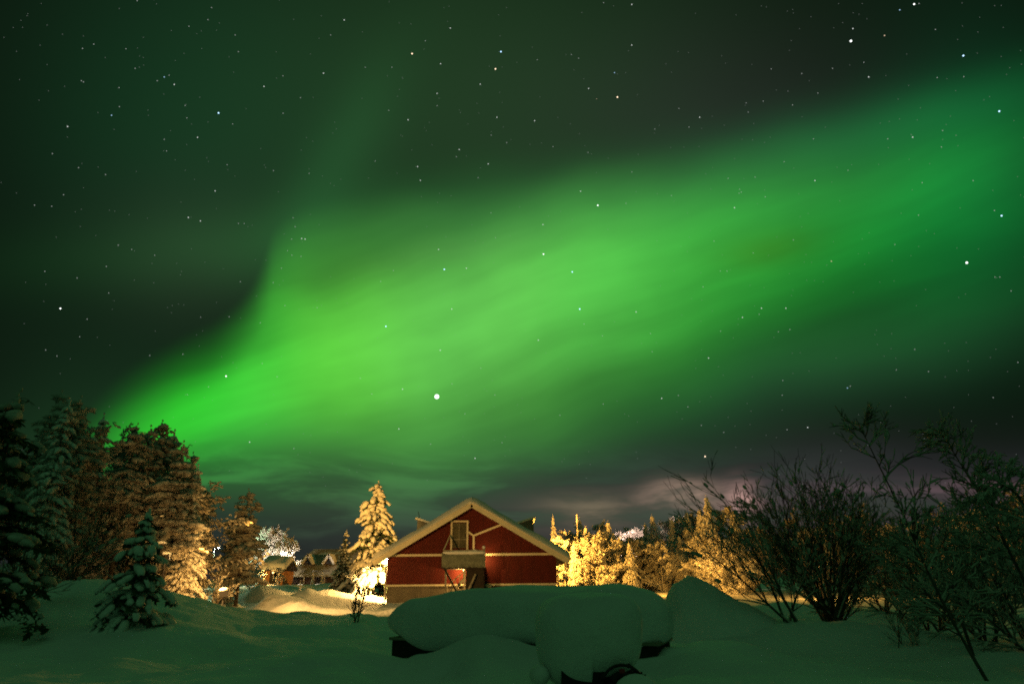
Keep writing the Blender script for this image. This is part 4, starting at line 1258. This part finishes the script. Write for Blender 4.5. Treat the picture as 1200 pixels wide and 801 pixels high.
# understorey of the left wood
shrub('wood_undergrowth_shrub', sh_base(20, 20), [(-.5, 0, 1, 2.8), (-.2, .2, 1, 3.0), (.25, 0, 1, 3.0), (.6, .2, .9, 3.0), (.9, 0, .7, 2.6)], 'bare bush below the old edge spruce', 111, 3, 4, .03, .3, twig=.006, spread=.6)
shrub('wood_undergrowth_shrub', sh_base(85, 30), [(-.6, 0, 1, 3.6), (-.2, .2, 1, 4.0), (.25, 0, 1, 4.0), (.6, .2, .9, 3.8), (.9, 0, .7, 3.2)], 'many-stemmed bare bush in front of the orange-lit cabin', 112, 3, 4, .05, .3, twig=.008, spread=.6)
shrub('wood_undergrowth_shrub', sh_base(246, 39), [(-.6, 0, 1, 2.0), (-.2, .2, 1, 2.4), (.25, 0, 1, 2.2), (.6, .2, .9, 2.0)], 'bare bush at the yard end of the wood', 113, 3, 4, .04, .4, twig=.008, spread=.6)


# ------------------------------------------------------------------ buried things in the foreground
def loaf(mb, c, half, p=3.2, sub=5, seed=0, fn=None, rz=0, mi=0):
    """a thick settled cushion of snow: rounded block with a soft irregular skin"""
    import bmesh
    bm = bmesh.new(); bmesh.ops.create_cube(bm, size=2)
    bmesh.ops.subdivide_edges(bm, edges=bm.edges, cuts=2 ** sub - 1, use_grid_fill=True)
    v = np.array([q.co[:] for q in bm.verts]); f = [[a.index for a in q.verts] for q in bm.faces]; bm.free()
    n = (np.abs(v) ** p).sum(1) ** (1 / p); v = v / n[:, None]
    v = v * np.array(half)
    d = .035 * np.sin(v[:, 0] * 2.3 + seed) + .03 * np.sin(v[:, 1] * 3.1 + v[:, 0] + seed * 2) + .10 * fbm(v[:, 0] * .9 + seed, v[:, 2] * .9 + v[:, 1] * .7, seed, 3)
    v = v * (1 + d[:, None] / np.array(half).max() * np.array((.5, 1, 1)))
    v[:, 2] += d * .5
    if fn: v = fn(v)
    c_, s_ = math.cos(rz), math.sin(rz)
    v = v @ np.array([[c_, s_, 0], [-s_, c_, 0], [0, 0, 1]]) + np.array(c)
    mb.add(v, np.array(f), mi)


# long low box
lx0, ly0, lx1, ly1 = -2.62, 14.3, 2.42, 12.3
ang = math.atan2(ly1 - ly0, lx1 - lx0); Lb = math.hypot(lx1 - lx0, ly1 - ly0)
cx, cy = (lx0 + lx1) / 2, (ly0 + ly1) / 2
nx, ny = -math.sin(ang), math.cos(ang)
t = thing('long_box', (cx + nx * .75, cy + ny * .75, 0), 'long low dark box buried under a thick rounded slab of snow', 'box', rz=ang)
m = MB(); m.box((-Lb / 2 + .22, -.62, -.3), (Lb / 2 - .10, .62, .30)); m.build('box_body', DARKW, t, smooth=False)
m = MB(); m.box((-Lb / 2 + .17, -.66, .30), (Lb / 2 - .05, .66, .35)); m.build('lid', GREYW, t, smooth=False)


def long_fn(v):
    u = v[:, 0] / (Lb / 2)
    top = np.interp(u, [-1, -.82, -.5, -.1, .3, .7, 1], [-.22, -.10, -.03, .02, .03, .03, -.02])
    w = np.clip(v[:, 2] / .42 + .3, 0, 1)
    v[:, 2] += top * w
    low = np.clip(-v[:, 2] / .4, 0, 1)
    v[:, 2] += low * (.07 * np.sin(v[:, 0] * 1.9 + 1) + .04 * np.sin(v[:, 0] * 4.3))
    v[:, 1] *= np.interp(u, [-1, -.8, 1], [.9, 1, 1])
    return v


m = MB(); loaf(m, (0, -.02, .68), (Lb / 2 + .08, .86, .54), 3.6, 6, 3, long_fn); m.build('snow_cap', SNOW, t)

# snow-smothered small vehicle nearer the camera
vx, vy = XX(686, 9.0), 9.0
t = thing('buried_vehicle', (vx, vy, 0), 'small vehicle smothered by a tall snow hump, only its dark wheel arch showing', 'vehicle')


def hump_fn(v):
    h = (v[:, 2] + .5) / 1.0
    v[:, 0] *= 1 + .06 * np.clip(h, 0, 1)
    sag = np.clip(-v[:, 2] / .45, 0, 1)
    v[:, 2] -= sag * np.where(v[:, 0] < 0, .12, -.02)
    return v


m = MB(); loaf(m, (0, .15, .68), (.60, .75, .46), 2.9, 6, 7, hump_fn); m.build('snow_cap', SNOW, t)
m = MB(); m.box((-.36, -.45, .02), (.10, .7, .36)); m.box((.1, -.3, .02), (.5, .7, .33)); m.build('body', RUBBER, t, smooth=False)
m = MB()
arc = [(.30 + .24 * math.cos(a), -.66, .21 + .23 * math.sin(a)) for a in np.linspace(math.pi * 1.05, .5, 18)] + [(.56, -.66, .33)]
m.tube(arc, .017, 8); m.tube([(a, b + .22, c) for a, b, c in arc], .02, 8)
m.build('wheel_arch', RUBBER, t)
m = MB()
n = 28
an = np.linspace(0, 2 * math.pi, n, endpoint=False)
m.tube([(.30 + .12 * math.cos(a), -.56, .20 + .12 * math.sin(a)) for a in np.append(an, an[:2])], .05, 8)
m.build('wheel', RUBBER, t)
m = MB(); m.box((.27, -.68, .36), (.33, -.62, .40)); m.build('tail_lamp', REDL, t, smooth=False)
m = MB(); m.inst(*ICO3, [(.42, -.82, .12)], [np.diag([.27, .22, .25])]); m.build('snow_clod', SNOW, t)
m = MB(); m.inst(*ICO3, [(-.60, -.25, .30)], [np.diag([.12, .18, .11])]); m.build('snow_clod', SNOW, t)
m = MB(); m.tube([(-.45, -.2, .10), (-.58, -.28, .13), (-.68, -.30, .12)], [.04, .035, .03], 8); m.build('handlebar_grip', RUBBER, t)

# steep snow heap
hx, hy = XX(815, 17.5), 17.5
t = thing('snow_heap', (hx, hy, 0), 'steep ploughed heap of snow between the long box and willows', 'snow heap')
N = 150
A, B = np.meshgrid(np.linspace(-2.6, 3.4, N), np.linspace(-2.6, 3.0, N))
prof = np.interp(A, [-2.6, -1.1, -.78, -.5, -.15, .15, .7, 1.3, 1.9, 2.6, 3.4], [-.3, .0, .75, 1.22, 1.45, 1.34, 1.05, .72, .38, .0, -.3])
depthf = np.exp(-((B - .1) / 1.25) ** 2) * 1.0
Z = (prof + .45) * depthf - .45
Z += .10 * fbm(A * 1.2, B * 1.2, 12, 4) * np.clip(Z + .4, 0, 1) + .05 * np.abs(np.sin(A * 3 + B * 2.2 + 2 * fbm(A, B, 6))) * np.clip(Z, 0, 1)
Z += np.array([[0]])
i = np.arange(N - 1)[:, None] * N; j = np.arange(N - 1)[None]
m = MB(); m.add(np.stack([A, B, Z], -1).reshape(-1, 3), np.stack([i + j, i + j + 1, i + N + j + 1, i + N + j], -1).reshape(-1, 4)); 
o = m.build('heap_surface', SNOW, t)

# snow clods strewn on the heap and along the track are part of the surface; the thin pole above the golden row:
x = XX(679, 80)
t = thing('snowy_pole', (x, 80, gz(x, 80)), 'thin pole with a frosted top sticking out of the golden trees', 'pole')
h = at(679, 603, 80).z - gz(x, 80)
m = MB(); m.tube([(0, 0, -.2), (0, 0, h)], [.035, .03], 8); m.build('post', BARKF, t)
m = MB(); m.inst(*LUMP[0], [(0, 0, h - .35)], [np.diag([.08, .08, .5])]); m.build('frost_cap', SNOWT, t)

for o in bpy.data.objects:
    if 'used' in o: del o['used']
print('faces', sum(len(o.data.polygons) for o in bpy.data.objects if o.type == 'MESH'))
